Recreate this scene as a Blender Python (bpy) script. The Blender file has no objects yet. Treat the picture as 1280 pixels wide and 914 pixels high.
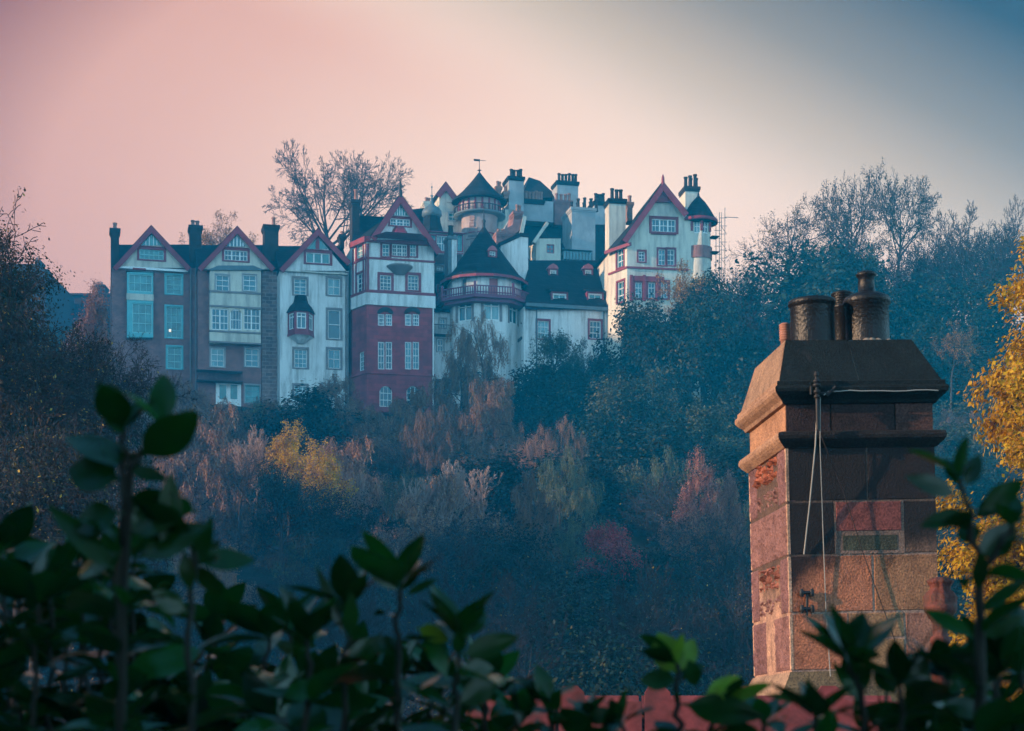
import bpy, bmesh, math, random
import numpy as np
from mathutils import Vector, Matrix
R = math.radians
sc = bpy.context.scene
COL = sc.collection
EYE = 20.0                    # eye height; the horizon lies just under the picture
K = 0.5625/1280.0             # metres per photo pixel at one metre

# ------------------------------------------------------------------ camera
cam = bpy.data.cameras.new('camera'); camo = bpy.data.objects.new('camera', cam); COL.objects.link(camo)
camo.location = (0, 0, EYE); camo.rotation_euler = (R(90), 0, 0)
cam.lens = 64; cam.sensor_width = 36; cam.shift_y = 0.3695
cam.clip_start = 0.05; cam.clip_end = 3000
cam.dof.use_dof = True; cam.dof.focus_distance = 38; cam.dof.aperture_fstop = 6.3
sc.camera = camo
sc.view_settings.view_transform = 'Standard'; sc.view_settings.look = 'None'
sc.view_settings.exposure = 0.6; sc.view_settings.gamma = 1.0
sc.render.engine = 'CYCLES'
cy = sc.cycles
cy.use_denoising = True; cy.denoiser = 'OPENIMAGEDENOISE'
cy.max_bounces = 5; cy.diffuse_bounces = 2; cy.glossy_bounces = 2; cy.volume_bounces = 0; cy.transmission_bounces = 2
cy.caustics_reflective = False; cy.caustics_refractive = False
cy.sample_clamp_indirect = 4

# ------------------------------------------------------------------ sun and sky
SUN = Vector((-1.0, -0.28, 0.30)).normalized()      # towards the sun: low on the left
sl = bpy.data.lights.new('sun', 'SUN'); sl.energy = 5.0; sl.angle = R(0.6); sl.color = (1.0, 0.64, 0.38)
so = bpy.data.objects.new('sun', sl); COL.objects.link(so); so.rotation_euler = SUN.to_track_quat('Z', 'Y').to_euler()
so.location = (-60, -20, 90)
w = bpy.data.worlds.new('World'); sc.world = w; w.use_nodes = True
nt = w.node_tree; N = nt.nodes; L = nt.links; N.clear()
def nd(nt_, t, **kw):
    n = nt_.nodes.new(t)
    for k, v in kw.items(): setattr(n, k, v)
    return n
def ramp(nt_, stops, interp='LINEAR'):
    n = nt_.nodes.new('ShaderNodeValToRGB'); e = n.color_ramp.elements; n.color_ramp.interpolation = interp
    while len(e) < len(stops): e.new(0.5)
    for el, (p, c) in zip(e, stops): el.position = p; el.color = (*c, 1)
    return n
out = nd(nt, 'ShaderNodeOutputWorld')
sky = nd(nt, 'ShaderNodeTexSky', sky_type='NISHITA', sun_disc=False)
sky.sun_elevation = math.asin(SUN.z); sky.sun_rotation = math.atan2(SUN.x, SUN.y)
bg1 = nd(nt, 'ShaderNodeBackground'); bg1.inputs['Strength'].default_value = 0.05
tn = nd(nt, 'ShaderNodeMix', data_type='RGBA'); tn.blend_type = 'MULTIPLY'; tn.inputs[0].default_value = 1; tn.inputs[7].default_value = (0.07, 0.11, 0.15, 1); L.new(sky.outputs['Color'], tn.inputs[6]); L.new(tn.outputs[2], bg1.inputs['Color'])
tc = nd(nt, 'ShaderNodeTexCoord'); sep = nd(nt, 'ShaderNodeSeparateXYZ'); L.new(tc.outputs['Generated'], sep.inputs[0])
def maprange(nt_, src, a, b, smooth=True, to0=0, to1=1):
    m = nd(nt_, 'ShaderNodeMapRange'); m.interpolation_type = 'SMOOTHSTEP' if smooth else 'LINEAR'
    m.inputs['From Min'].default_value = a; m.inputs['From Max'].default_value = b
    m.inputs['To Min'].default_value = to0; m.inputs['To Max'].default_value = to1
    nt_.links.new(src, m.inputs['Value']); return m.outputs[0]
def dot(src, v):
    m = nd(nt, 'ShaderNodeVectorMath', operation='DOT_PRODUCT'); L.new(src, m.inputs[0]); m.inputs[1].default_value = v; return m.outputs['Value']
def pdir(px, py): return Vector(((px-640)*K, 1, (930-py)*K)).normalized()
def mixc(nt_, f, a, b):
    m = nd(nt_, 'ShaderNodeMix', data_type='RGBA')
    for i, s in ((0, f), (6, a), (7, b)):
        if hasattr(s, 'is_output'): nt_.links.new(s, m.inputs[i])
        elif i == 0: m.inputs[0].default_value = s
        else: m.inputs[i].default_value = (*s, 1)
    return m.outputs[2]
SKYG = 1.0; FRONT = 1.0
nrm = pdir(560, 0).cross(pdir(1010, 225)).normalized()
if nrm.dot(pdir(1280, 0)) < 0: nrm = -nrm
t_diag = dot(tc.outputs['Generated'], nrm)
def math2(op, x, y=None):
    n = nd(nt, 'ShaderNodeMath', operation=op)
    for k, s in ((0, x), (1, y)):
        if s is None: continue
        if hasattr(s, 'is_output'): L.new(s, n.inputs[k])
        else: n.inputs[k].default_value = s
    return n.outputs[0]
GLOW = pdir(760, 300)       # the brightest quarter of the evening sky
def away(wx, wz):
    dx = math2('MULTIPLY', math2('SUBTRACT', sep.outputs['X'], GLOW.x), wx); dz = math2('MULTIPLY', math2('SUBTRACT', sep.outputs['Z'], GLOW.z), wz)
    return math2('SQRT', math2('ADD', math2('MULTIPLY', dx, dx), math2('MULTIPLY', dz, dz)))
def skyramp(dist, top, stops):
    TT, AD = 0.74, (0.012, 0.05, 0.09)
    r_ = ramp(nt, [(p/top, tuple(max(.004, (c-q)/TT) for c, q in zip(col, AD))) for p, col in stops]); L.new(math2('DIVIDE', dist, top), r_.inputs[0]); return r_.outputs[0]
warm = skyramp(away(1/1.9, 1), .3, [(0, (.68, .52, .43)), (.055, (.60, .43, .36)), (.125, (.50, .305, .265)), (.154, (.46, .27, .24)), (.197, (.165, .085, .11)), (.3, (.10, .06, .09))])
cool = skyramp(math2('ADD', t_diag, 0.06), .25, [(0, (.66, .52, .44)), (.045, (.54, .44, .375)), (.084, (.36, .305, .265)), (.118, (.185, .19, .195)), (.169, (.040, .085, .132)), (.25, (.02, .06, .10))])
cn = nd(nt, 'ShaderNodeTexNoise'); cn.inputs['Scale'].default_value = 9; cn.inputs['Detail'].default_value = 5; L.new(tc.outputs['Generated'], cn.inputs['Vector'])   # thin uneven high cloud
t_diag = math2('ADD', t_diag, math2('MULTIPLY', math2('SUBTRACT', cn.outputs['Fac'], .5), .02))
front = mixc(nt, maprange(nt, t_diag, -0.05, 0.02), warm, cool)
back = mixc(nt, maprange(nt, sep.outputs['Z'], -0.05, 0.75, False), (0.92, 1.62, 2.02), (0.05, 0.20, 0.36))
wf = maprange(nt, sep.outputs['Y'], 0.55, 0.84)
fs = nd(nt, 'ShaderNodeVectorMath', operation='SCALE'); L.new(front, fs.inputs[0]); fs.inputs['Scale'].default_value = FRONT
grad = mixc(nt, wf, back, fs.outputs[0])
bg2 = nd(nt, 'ShaderNodeBackground'); L.new(grad, bg2.inputs['Color']); bg2.inputs['Strength'].default_value = SKYG
add = nd(nt, 'ShaderNodeAddShader'); L.new(bg1.outputs[0], add.inputs[0]); L.new(bg2.outputs[0], add.inputs[1])
L.new(add.outputs[0], out.inputs['Surface'])

# ------------------------------------------------------------------ helpers
def P(px, py, Y): return Vector(((px-640)*K*Y, Y, EYE+(930-py)*K*Y))
def tag(o, label=None, cat=None, group=None, kind=None):
    if label: o['label'] = label
    if cat: o['category'] = cat
    if group: o['group'] = group
    if kind: o['kind'] = kind
    return o
def empty(name, loc, rz=0, label=None, cat=None, group=None):
    o = bpy.data.objects.new(name, None); COL.objects.link(o); o.location = loc; o.rotation_euler = (0, 0, rz)
    o.empty_display_size = 0.3
    return tag(o, label, cat, group)

class MB:
    def __init__(s): s.v = []; s.f = []; s.sm = []
    def add(s, vs, fs, smooth=False):
        b = len(s.v); s.v += [tuple(p) for p in vs]
        for f in fs: s.f.append(tuple(b+i for i in f)); s.sm.append(smooth)
    def box(s, x0, x1, y0, y1, z0, z1):
        s.hexa([(x0,y0,z0),(x1,y0,z0),(x1,y1,z0),(x0,y1,z0),(x0,y0,z1),(x1,y0,z1),(x1,y1,z1),(x0,y1,z1)])
    def hexa(s, p): s.add(p, [(0,3,2,1),(4,5,6,7),(0,1,5,4),(1,2,6,5),(2,3,7,6),(3,0,4,7)])
    def prism(s, a, b):
        n = len(a); s.add(list(a)+list(b), [tuple(range(n)), tuple(range(2*n-1, n-1, -1))]+[(i, (i+1) % n, n+(i+1) % n, n+i) for i in range(n)])
    def lathe(s, cx, cy, prof, n=12, ph=0, smooth=True, cap=True, a0=0, a1=2*math.pi, mat=None):
        full = abs(a1-a0-2*math.pi) < 1e-6; m = n if full else n+1; vs = []
        for r, z in prof:
            for i in range(m):
                a = ph+a0+(a1-a0)*i/n; vs.append((cx+r*math.cos(a), cy+r*math.sin(a), z))
        fs = []
        for j in range(len(prof)-1):
            for i in range(n if full else n):
                i2 = (i+1) % m if full else i+1
                fs.append((j*m+i, j*m+i2, (j+1)*m+i2, (j+1)*m+i))
        if mat is not None: vs = [mat @ Vector(q) for q in vs]
        s.add(vs, fs, smooth)
        if cap and full:
            s.add(vs[:m], [tuple(range(m-1, -1, -1))]); s.add(vs[-m:], [tuple(range(m))])
    def tube(s, pts, rad, n=5, smooth=True):
        pts = [Vector(p) for p in pts]
        if not hasattr(rad, '__len__'): rad = [rad]*len(pts)
        vs = []; prev = None
        for i, p in enumerate(pts):
            d = (pts[min(i+1, len(pts)-1)]-pts[max(i-1, 0)]); d = d.normalized() if d.length > 1e-9 else Vector((0, 0, 1))
            if prev is None: x = d.orthogonal().normalized()
            else:
                x = prev-d*prev.dot(d); x = x.normalized() if x.length > 1e-6 else d.orthogonal().normalized()
            prev = x; y = d.cross(x)
            for k in range(n):
                a = 2*math.pi*k/n; vs.append(p+(x*math.cos(a)+y*math.sin(a))*rad[i])
        fs = [(i*n+k, i*n+(k+1) % n, (i+1)*n+(k+1) % n, (i+1)*n+k) for i in range(len(pts)-1) for k in range(n)]
        s.add(vs, fs, smooth); m = len(vs)
        s.add(vs[:n], [tuple(range(n-1, -1, -1))]); s.add(vs[m-n:], [tuple(range(n))])
    def build(s, name, mat, parent=None, recalc=True):
        me = bpy.data.meshes.new(name); me.from_pydata(s.v, [], s.f)
        me.polygons.foreach_set('use_smooth', s.sm)
        if recalc:
            bm = bmesh.new(); bm.from_mesh(me); bmesh.ops.recalc_face_normals(bm, faces=bm.faces); bm.to_mesh(me); bm.free()
        me.materials.append(mat); me.update()
        o = bpy.data.objects.new(name, me); COL.objects.link(o)
        if parent is not None: o.parent = parent
        return o
def bevel(o, wd=0.01, seg=2):
    m = o.modifiers.new('bevel', 'BEVEL'); m.width = wd; m.segments = seg; m.limit_method = 'ANGLE'; m.angle_limit = R(40); return o

# ------------------------------------------------------------------ materials
MATS = {}
def newmat(name):
    m = bpy.data.materials.new(name); m.use_nodes = True; MATS[name] = m
    b = m.node_tree.nodes['Principled BSDF']; return m, m.node_tree, b
def mat(name, col, rough=0.8, var=0.25, scale=1.5, bump=0.0, bscale=20, spec=0.3, metal=0, stain=None, stain_amt=0.5, stain_scale=(0.8, 0.8, 0.25)):
    m, t, b = newmat(name)
    co = nd(t, 'ShaderNodeTexCoord')
    nz = nd(t, 'ShaderNodeTexNoise'); nz.inputs['Scale'].default_value = scale; nz.inputs['Detail'].default_value = 6; nz.inputs['Roughness'].default_value = 0.65
    t.links.new(co.outputs['Object'], nz.inputs['Vector'])
    c0 = tuple(c*(1-var) for c in col); c1 = tuple(min(1, c*(1+var)) for c in col)
    rp = ramp(t, [(0.3, c0), (0.7, c1)]); t.links.new(nz.outputs['Fac'], rp.inputs[0])
    res = rp.outputs[0]
    if stain:
        mp = nd(t, 'ShaderNodeMapping'); mp.inputs['Scale'].default_value = stain_scale; t.links.new(co.outputs['Object'], mp.inputs[0])
        n2 = nd(t, 'ShaderNodeTexNoise'); n2.inputs['Scale'].default_value = 1.0; n2.inputs['Detail'].default_value = 8; n2.inputs['Roughness'].default_value = 0.7
        t.links.new(mp.outputs[0], n2.inputs['Vector'])
        res = mixc(t, maprange(t, n2.outputs['Fac'], 0.42, 0.68, True, 0, stain_amt), res, stain)
    t.links.new(res, b.inputs['Base Color'])
    b.inputs['Roughness'].default_value = rough; b.inputs['Specular IOR Level'].default_value = spec; b.inputs['Metallic'].default_value = metal
    if bump:
        n3 = nd(t, 'ShaderNodeTexNoise'); n3.inputs['Scale'].default_value = bscale; n3.inputs['Detail'].default_value = 5; t.links.new(co.outputs['Object'], n3.inputs['Vector'])
        bp = nd(t, 'ShaderNodeBump'); bp.inputs['Strength'].default_value = bump; bp.inputs['Distance'].default_value = 0.03
        t.links.new(n3.outputs['Fac'], bp.inputs['Height']); t.links.new(bp.outputs[0], b.inputs['Normal'])
    return m
def brickmat(name, c1, c2, mortar, bw, bh, msize=0.012, squash=1, var=0.6, bump=0.5):
    m, t, b = newmat(name)
    co = nd(t, 'ShaderNodeTexCoord'); sp = nd(t, 'ShaderNodeSeparateXYZ'); t.links.new(co.outputs['Object'], sp.inputs[0])
    ad = nd(t, 'ShaderNodeMath', operation='ADD'); t.links.new(sp.outputs['X'], ad.inputs[0]); t.links.new(sp.outputs['Y'], ad.inputs[1])
    cb = nd(t, 'ShaderNodeCombineXYZ'); t.links.new(ad.outputs[0], cb.inputs['X']); t.links.new(sp.outputs['Z'], cb.inputs['Y'])
    nz = nd(t, 'ShaderNodeTexNoise'); nz.inputs['Scale'].default_value = 1.3; nz.inputs['Detail'].default_value = 6; t.links.new(co.outputs['Object'], nz.inputs['Vector'])
    va = nd(t, 'ShaderNodeVectorMath', operation='MULTIPLY_ADD'); t.links.new(nz.outputs['Color'], va.inputs[0]); va.inputs[1].default_value = (0.05, 0.05, 0); t.links.new(cb.outputs[0], va.inputs[2])
    br = nd(t, 'ShaderNodeTexBrick'); t.links.new(va.outputs[0], br.inputs['Vector']); br.inputs['Scale'].default_value = 1
    br.inputs['Brick Width'].default_value = bw; br.inputs['Row Height'].default_value = bh; br.inputs['Mortar Size'].default_value = msize; br.inputs['Bias'].default_value = 0.0
    br.inputs['Color1'].default_value = (*c1, 1); br.inputs['Color2'].default_value = (*c2, 1); br.inputs['Mortar'].default_value = (*mortar, 1)
    g = nd(t, 'ShaderNodeMix', data_type='RGBA'); g.blend_type = 'MULTIPLY'; g.inputs[0].default_value = var
    rp = ramp(t, [(0.3, (0.55, 0.55, 0.58)), (0.7, (1.25, 1.2, 1.2))]); t.links.new(nz.outputs['Fac'], rp.inputs[0])
    t.links.new(br.outputs['Color'], g.inputs[6]); t.links.new(rp.outputs[0], g.inputs[7]); t.links.new(g.outputs[2], b.inputs['Base Color'])
    b.inputs['Roughness'].default_value = 0.9; b.inputs['Specular IOR Level'].default_value = 0.2
    bp = nd(t, 'ShaderNodeBump'); bp.inputs['Strength'].default_value = bump; bp.inputs['Distance'].default_value = 0.02
    iv = nd(t, 'ShaderNodeMath', operation='SUBTRACT'); iv.inputs[0].default_value = 1; t.links.new(br.outputs['Fac'], iv.inputs[1]); t.links.new(iv.outputs[0], bp.inputs['Height']); t.links.new(bp.outputs[0], b.inputs['Normal'])
    return m
M = {}
M['white'] = mat('white_harling', (0.72, 0.72, 0.70), 0.9, 0.07, 0.6, 0.4, 30, stain=(0.26, 0.26, 0.25), stain_amt=0.75, stain_scale=(1.9, 1.9, 0.25))
M['cream'] = mat('cream_render', (0.62, 0.575, 0.48), 0.9, 0.10, 0.6, 0.4, 30, stain=(0.27, 0.25, 0.23), stain_amt=0.75, stain_scale=(1.9, 1.9, 0.25))
M['grey_harl'] = mat('grey_harling', (0.33, 0.34, 0.35), 0.9, 0.2, 0.7, 0.4, 30, stain=(0.2, 0.21, 0.22), stain_amt=0.6)
M['red'] = mat('oxblood_paint', (0.21, 0.022, 0.045), 0.5, 0.25, 2)
M['pinkred'] = mat('faded_red_paint', (0.38, 0.10, 0.12), 0.6, 0.2, 2)
M['winwhite'] = mat('white_window_paint', (0.75, 0.77, 0.76), 0.5, 0.05, 2)
M['teal'] = mat('teal_paint', (0.12, 0.42, 0.45), 0.5, 0.12, 2)
M['paleteal'] = mat('pale_teal_paint', (0.30, 0.60, 0.60), 0.5, 0.1, 2)
M['pinkharl'] = mat('rosy_harling', (0.40, 0.32, 0.31), 0.9, 0.15, 0.8, 0.4, 30, stain=(0.2, 0.16, 0.16), stain_amt=0.6)
M['greystone'] = mat('grey_dressed_stone', (0.21, 0.19, 0.19), 0.9, 0.2, 2, 0.4)
M['slate'] = brickmat('slate_roof', (0.007, 0.012, 0.020), (0.018, 0.025, 0.036), (0.004, 0.006, 0.009), 0.32, 0.26, 0.02, var=0.8)
M['lead'] = mat('lead_sheet', (0.09, 0.13, 0.15), 0.5, 0.25, 2)
M['brick'] = brickmat('red_brown_brick', (0.30, 0.115, 0.10), (0.21, 0.088, 0.085), (0.28, 0.2, 0.19), 0.26, 0.09, 0.012, var=0.8)
M['rubble'] = brickmat('rubble_stone', (0.30, 0.20, 0.18), (0.13, 0.095, 0.095), (0.34, 0.26, 0.24), 0.6, 0.30, 0.03, var=0.9, bump=0.9)
M['redstone'] = brickmat('red_sandstone', (0.36, 0.054, 0.068), (0.24, 0.042, 0.056), (0.2, 0.048, 0.052), 0.75, 0.33, 0.012, var=0.7)
M['darkstone'] = mat('dark_stack_stone', (0.028, 0.022, 0.024), 0.9, 0.35, 1.5, 0.6)
M['pot'] = mat('clay_pot', (0.26, 0.13, 0.10), 0.8, 0.3, 2)
M['darkpot'] = mat('sooty_clay_pot', (0.022, 0.017, 0.018), 0.8, 0.3, 2)
M['iron'] = mat('black_iron', (0.02, 0.02, 0.023), 0.5, 0.2, 3)
M['purple'] = mat('plum_paint', (0.16, 0.035, 0.085), 0.5, 0.15, 3)
M['steel'] = mat('scaffold_steel', (0.2, 0.2, 0.2), 0.5, 0.2, 3)
M['tenement'] = mat('brown_tenement_stone', (0.035, 0.022, 0.02), 0.9, 0.3, 0.4)
def glassmat():
    m, t, b = newmat('window_glass')
    oi = nd(t, 'ShaderNodeObjectInfo'); co = nd(t, 'ShaderNodeTexCoord')
    rp = ramp(t, [(0.0, (0.008, 0.05, 0.075)), (0.35, (0.012, 0.10, 0.14)), (0.65, (0.03, 0.18, 0.23)), (1.0, (0.22, 0.40, 0.43))]); 
    nz = nd(t, 'ShaderNodeTexNoise'); nz.inputs['Scale'].default_value = 1.6; nz.inputs['Detail'].default_value = 2
    mp = nd(t, 'ShaderNodeMapping'); mp.inputs['Scale'].default_value = (1.6, 1.6, 0.35); t.links.new(co.outputs['Object'], mp.inputs[0]); t.links.new(mp.outputs[0], nz.inputs['Vector'])
    ma = nd(t, 'ShaderNodeMath', operation='MULTIPLY_ADD'); t.links.new(nz.outputs['Fac'], ma.inputs[0]); ma.inputs[1].default_value = 0.9
    sb = nd(t, 'ShaderNodeMath', operation='SUBTRACT'); t.links.new(oi.outputs['Random'], sb.inputs[0]); sb.inputs[1].default_value = 0.52
    t.links.new(sb.outputs[0], ma.inputs[2]); t.links.new(ma.outputs[0], rp.inputs[0])
    t.links.new(rp.outputs[0], b.inputs['Base Color']); b.inputs['Roughness'].default_value = 0.08; b.inputs['Specular IOR Level'].default_value = 0.7
    return m
M['glass'] = glassmat()
def tealglass():
    m = mat('teal_curtained_glass', (0.04, 0.21, 0.23), 0.1, 0.5, 1.2, spec=0.6); return m
M['tglass'] = tealglass()
# ------------------------------------------------------------------ house kit
HROT = R(13.5)
def cv(x0, y0, s): return lambda x, y: (x0+x/s, y0+y/s)
cA = cv(120, 220, 3.046); cB = cv(330, 220, 3.046); cC = cv(530, 180, 3.656); cD = cv(640, 180, 3.517); cE = cv(520, 210, 4.35); cP = lambda x, y: (x, y)
class House:
    """A building Empty; positions are read off as photo coordinates and turned into local metres on its own planes."""
    def __init__(s, name, label, cat, pxc, py_base, Y, conv, rot=HROT, group=None):
        o = P(pxc, py_base, Y); s.root = empty(name, o, rot, label, cat, group); s.conv = conv
        s.inv = Matrix.Rotation(-rot, 3, 'Z'); s.cam = s.inv @ (Vector((0, 0, EYE))-o); s.front = Fac(s, (0, 0), (1, 0))
    def ray(s, x, y):
        px, py = s.conv(x, y); return s.inv @ Vector(((px-640)*K, 1, (930-py)*K))
    def at(s, x, y, depth=0):
        """point in local metres where the ray meets the plane at that depth behind the front"""
        d = s.ray(x, y); t = (depth-s.cam.y)/d.y; return s.cam+d*t
    def plane(s, depth): return Fac(s, (0, depth), (1, depth))
class Fac:
    def __init__(s, h, A, B, conv=None):
        s.h = h; s.A = Vector((A[0], A[1], 0)); B = Vector((B[0], B[1], 0)); s.len = (B-s.A).length
        s.u = (B-s.A).normalized(); s.n = Vector((s.u.y, -s.u.x, 0)); s.holes = []; s.arch = []
    def uv(s, x, y, off=0):
        d = s.h.ray(x, y); o = s.A+s.n*off; t = (o-s.h.cam).dot(s.n)/d.dot(s.n); p = s.h.cam+d*t
        return ((p-s.A).dot(s.u), p.z)
    def pt(s, u, z, n=0): q = s.A+s.u*u+s.n*n; return Vector((q.x, q.y, z))
    def obox(s, mb, u0, u1, z0, z1, n0, n1):
        mb.hexa([s.pt(u0, z0, n1), s.pt(u1, z0, n1), s.pt(u1, z0, n0), s.pt(u0, z0, n0), s.pt(u0, z1, n1), s.pt(u1, z1, n1), s.pt(u1, z1, n0), s.pt(u0, z1, n0)])
    def pbox(s, mb, x0, y0, x1, y1, n0, n1):
        (u0, z1), (u1, z0) = s.uv(x0, y0, n1), s.uv(x1, y1, n1); s.obox(mb, u0, u1, z0, z1, n0, n1)
    def bar(s, mb, p, q, wd, n0, n1):
        p = Vector(p); q = Vector(q); d = (q-p).normalized(); x = Vector((-d.y, d.x))*wd/2
        s.poly(mb, [p-x, q-x, q+x, p+x], n0, n1)
    def pbar(s, mb, p, q, wd, n0, n1): s.bar(mb, s.uv(*p, n1), s.uv(*q, n1), wd, n0, n1)
    def poly(s, mb, pts, n0, n1): mb.prism([s.pt(a, b, n0) for a, b in pts], [s.pt(a, b, n1) for a, b in pts])
    def ppoly(s, mb, pts, n0, n1): s.poly(mb, [s.uv(*p, n1) for p in pts], n0, n1)
    def window(s, x0, y0, x1, y1, cols=2, rows=3, frame='winwhite', surround=None, sw=0.16, glass='glass', rail=True, tops=None, arch=False, sill=None, name='window', fw=0.075, bw=0.034):
        (u0, z1), (u1, z0) = s.uv(x0, y0), s.uv(x1, y1); s.holes.append((u0, u1, z0, z1)); root = s.h.root
        m = MB()
        a, b = -0.20, -0.09
        s.obox(m, u0, u0+fw, z0, z1, a, b); s.obox(m, u1-fw, u1, z0, z1, a, b); s.obox(m, u0+fw, u1-fw, z0, z0+fw, a, b); s.obox(m, u0+fw, u1-fw, z1-fw, z1, a, b)
        for i in range(1, cols): 
            c = u0+(u1-u0)*i/cols; s.obox(m, c-bw/2, c+bw/2, z0+fw, z1-fw, a, b-0.02)
        for i in range(1, rows):
            c = z0+(z1-z0)*i/rows; q = bw*1.6 if rail and abs(i-rows/2) < 0.6 else bw; s.obox(m, u0+fw, u1-fw, c-q/2, c+q/2, a, b-0.025)
        if tops:
            for c in tops: cu = s.uv(c, y0)[0]; s.obox(m, cu-0.055, cu+0.055, z0+fw, z1-fw, a, b+0.01)
        wo = m.build(name, M[frame], root)
        g = MB(); g.add([s.pt(u0, z0, -0.17), s.pt(u1, z0, -0.17), s.pt(u1, z1, -0.17), s.pt(u0, z1, -0.17)], [(0, 1, 2, 3)]); go = g.build('pane', M[glass], wo)
        if surround:
            q = MB()
            s.obox(q, u0-sw, u0+0.008, z0-sw*.6, z1+sw, -0.05, 0.045); s.obox(q, u1-0.008, u1+sw, z0-sw*.6, z1+sw, -0.05, 0.045)
            s.obox(q, u0+0.008, u1-0.008, z1-0.008, z1+sw, -0.05, 0.043); s.obox(q, u0+0.008, u1-0.008, z0-sw*.6, z0+0.008, -0.05, 0.075)
            q.build('surround', M[surround], wo)
        if arch: s.arch.append((u0, u1, z0, z1))
        return wo
    def wall(s, outline, material, name='wall', depth=None, px=True, extra=None):
        """wall sheet with real openings and reveals; depth adds side and back walls"""
        o = [s.uv(*p) for p in outline] if px else outline
        bm = bmesh.new(); vs = [bm.verts.new((a, b, 0)) for a, b in o]; bm.faces.new(vs)
        zs = [p[1] for p in o]; us = [p[0] for p in o]
        for (u0, u1, z0, z1) in s.holes:
            for c, ax in ((u0, 0), (u1, 0), (z0, 1), (z1, 1)):
                no = (1, 0, 0) if ax == 0 else (0, 1, 0); co = (c, 0, 0) if ax == 0 else (0, c, 0)
                bmesh.ops.bisect_plane(bm, geom=bm.verts[:]+bm.edges[:]+bm.faces[:], plane_co=co, plane_no=no)
        m = MB(); bm.verts.index_update()
        for f in bm.faces:
            c = f.calc_center_median()
            if any(h[0] < c.x < h[1] and h[2] < c.y < h[3] for h in s.holes): continue
            m.add([s.pt(v.co.x, v.co.y) for v in f.verts], [tuple(range(len(f.verts)))])
        bm.free()
        def inside(h): return min(us)-.01 < (h[0]+h[1])/2 < max(us)+.01 and min(zs) < (h[2]+h[3])/2 < max(zs)
        for h in s.holes:
            if not inside(h): continue
            u0, u1, z0, z1 = h; q = [(u0, z0), (u1, z0), (u1, z1), (u0, z1)]
            for i in range(4):
                (a, b), (c, d) = q[i], q[(i+1) % 4]; m.add([s.pt(a, b), s.pt(c, d), s.pt(c, d, -.22), s.pt(a, b, -.22)], [(0, 1, 2, 3)])
        for (u0, u1, z0, z1) in s.arch:
            r = (u1-u0)/2; c = (u0+u1)/2; k = 6
            for sg, e in ((-1, u0), (1, u1)):
                pts = [(e, z1)]+[(c+sg*r*math.cos(t*math.pi/2/k), z1-r+r*math.sin(t*math.pi/2/k)) for t in range(k+1)]
                s.poly(m, pts, -0.19, 0.004)
        s.holes = []; s.arch = []
        if depth:
            n = len(o)
            for i in range(n):
                (a, b), (c, d) = o[i], o[(i+1) % n]; m.add([s.pt(a, b), s.pt(c, d), s.pt(c, d, -depth), s.pt(a, b, -depth)], [(0, 1, 2, 3)])
            m.add([s.pt(a, b, -depth) for a, b in o], [tuple(range(n))])
        return m.build(name, M[material], s.h.root, recalc=bool(depth))
    def chimney(s, x0, y0, x1, y1, thick, material, pots=(), ph=18, off=0.0, potmat='pot', pw=0.30, cop=None, copw=0.12, rows=1):
        (u0, z1), (u1, z0) = s.uv(x0, y0, off), s.uv(x1, y1, off); m = MB(); root = s.h.root
        s.obox(m, u0, u1, z0, z1, off-thick, off); c = m.build('chimney', M[material], root)
        k = MB(); s.obox(k, u0-copw, u1+copw, z1-0.14, z1+0.12, off-thick-copw, off+copw); s.obox(k, u0-copw/2, u1+copw/2, z1-.30, z1-.142, off-thick-copw/2, off+copw/2)
        k.build('coping', M[cop or material], c)
        for i, x in enumerate(pots):
            u, zt = s.uv(x, y0-ph*(1 if i % 3 else 1.12), off-thick/2); zt = max(zt, z1+.3)
            q = s.pt(u, 0, off-thick*(0.5 if rows == 1 else (0.3 if i % 2 else 0.7))); l = MB(); r = min(pw, .36)/2*.92; z = z1+0.12
            l.lathe(q.x, q.y, [(r*1.15, z), (r*1.15, z+.12), (r, z+.14), (r*.85, zt-.16), (r*1.1, zt-.12), (r*1.1, zt), (r*.7, zt), (r*.7, zt-.25)], 10)
            l.build('chimney_pot', M[potmat], c)
        return c
def gable_roof(h, fac, apex, el, er, over, depth, material='slate', th=0.22, drop=0.0):
    """gabled roof running back from the front; apex and eaves as photo points on the facade"""
    A = Vector(fac.uv(*apex)); m = MB()
    for e in (el, er):
        E = Vector(fac.uv(*e)); d = (E-A).normalized(); nn = Vector((-d.y, d.x)); nn = nn if nn.y > 0 else -nn
        q = [A, E, E+nn*th, A+Vector((0, th/max(.2, nn.y)))]
        m.prism([fac.pt(a, b, over) for a, b in q], [fac.pt(a, b, -depth) for a, b in q])
    return m.build('roof', M[material], h.root)
def boards(h, fac, apex, el, er, over, wd=0.24, material='red', name='bargeboard'):
    m = MB(); A = Vector(fac.uv(*apex))
    for e in (el, er):
        E = Vector(fac.uv(*e)); d = (E-A).normalized(); nn = Vector((-d.y, d.x)); nn = nn if nn.y < 0 else -nn
        fac.poly(m, [A+Vector((0, .24)), E-nn*.17+d*.1, E+nn*wd+d*.1, A+Vector((0, -wd/max(.3, abs(nn.y))))], over+.004, over+.09)
    return m.build(name, M[material], h.root)

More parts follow.
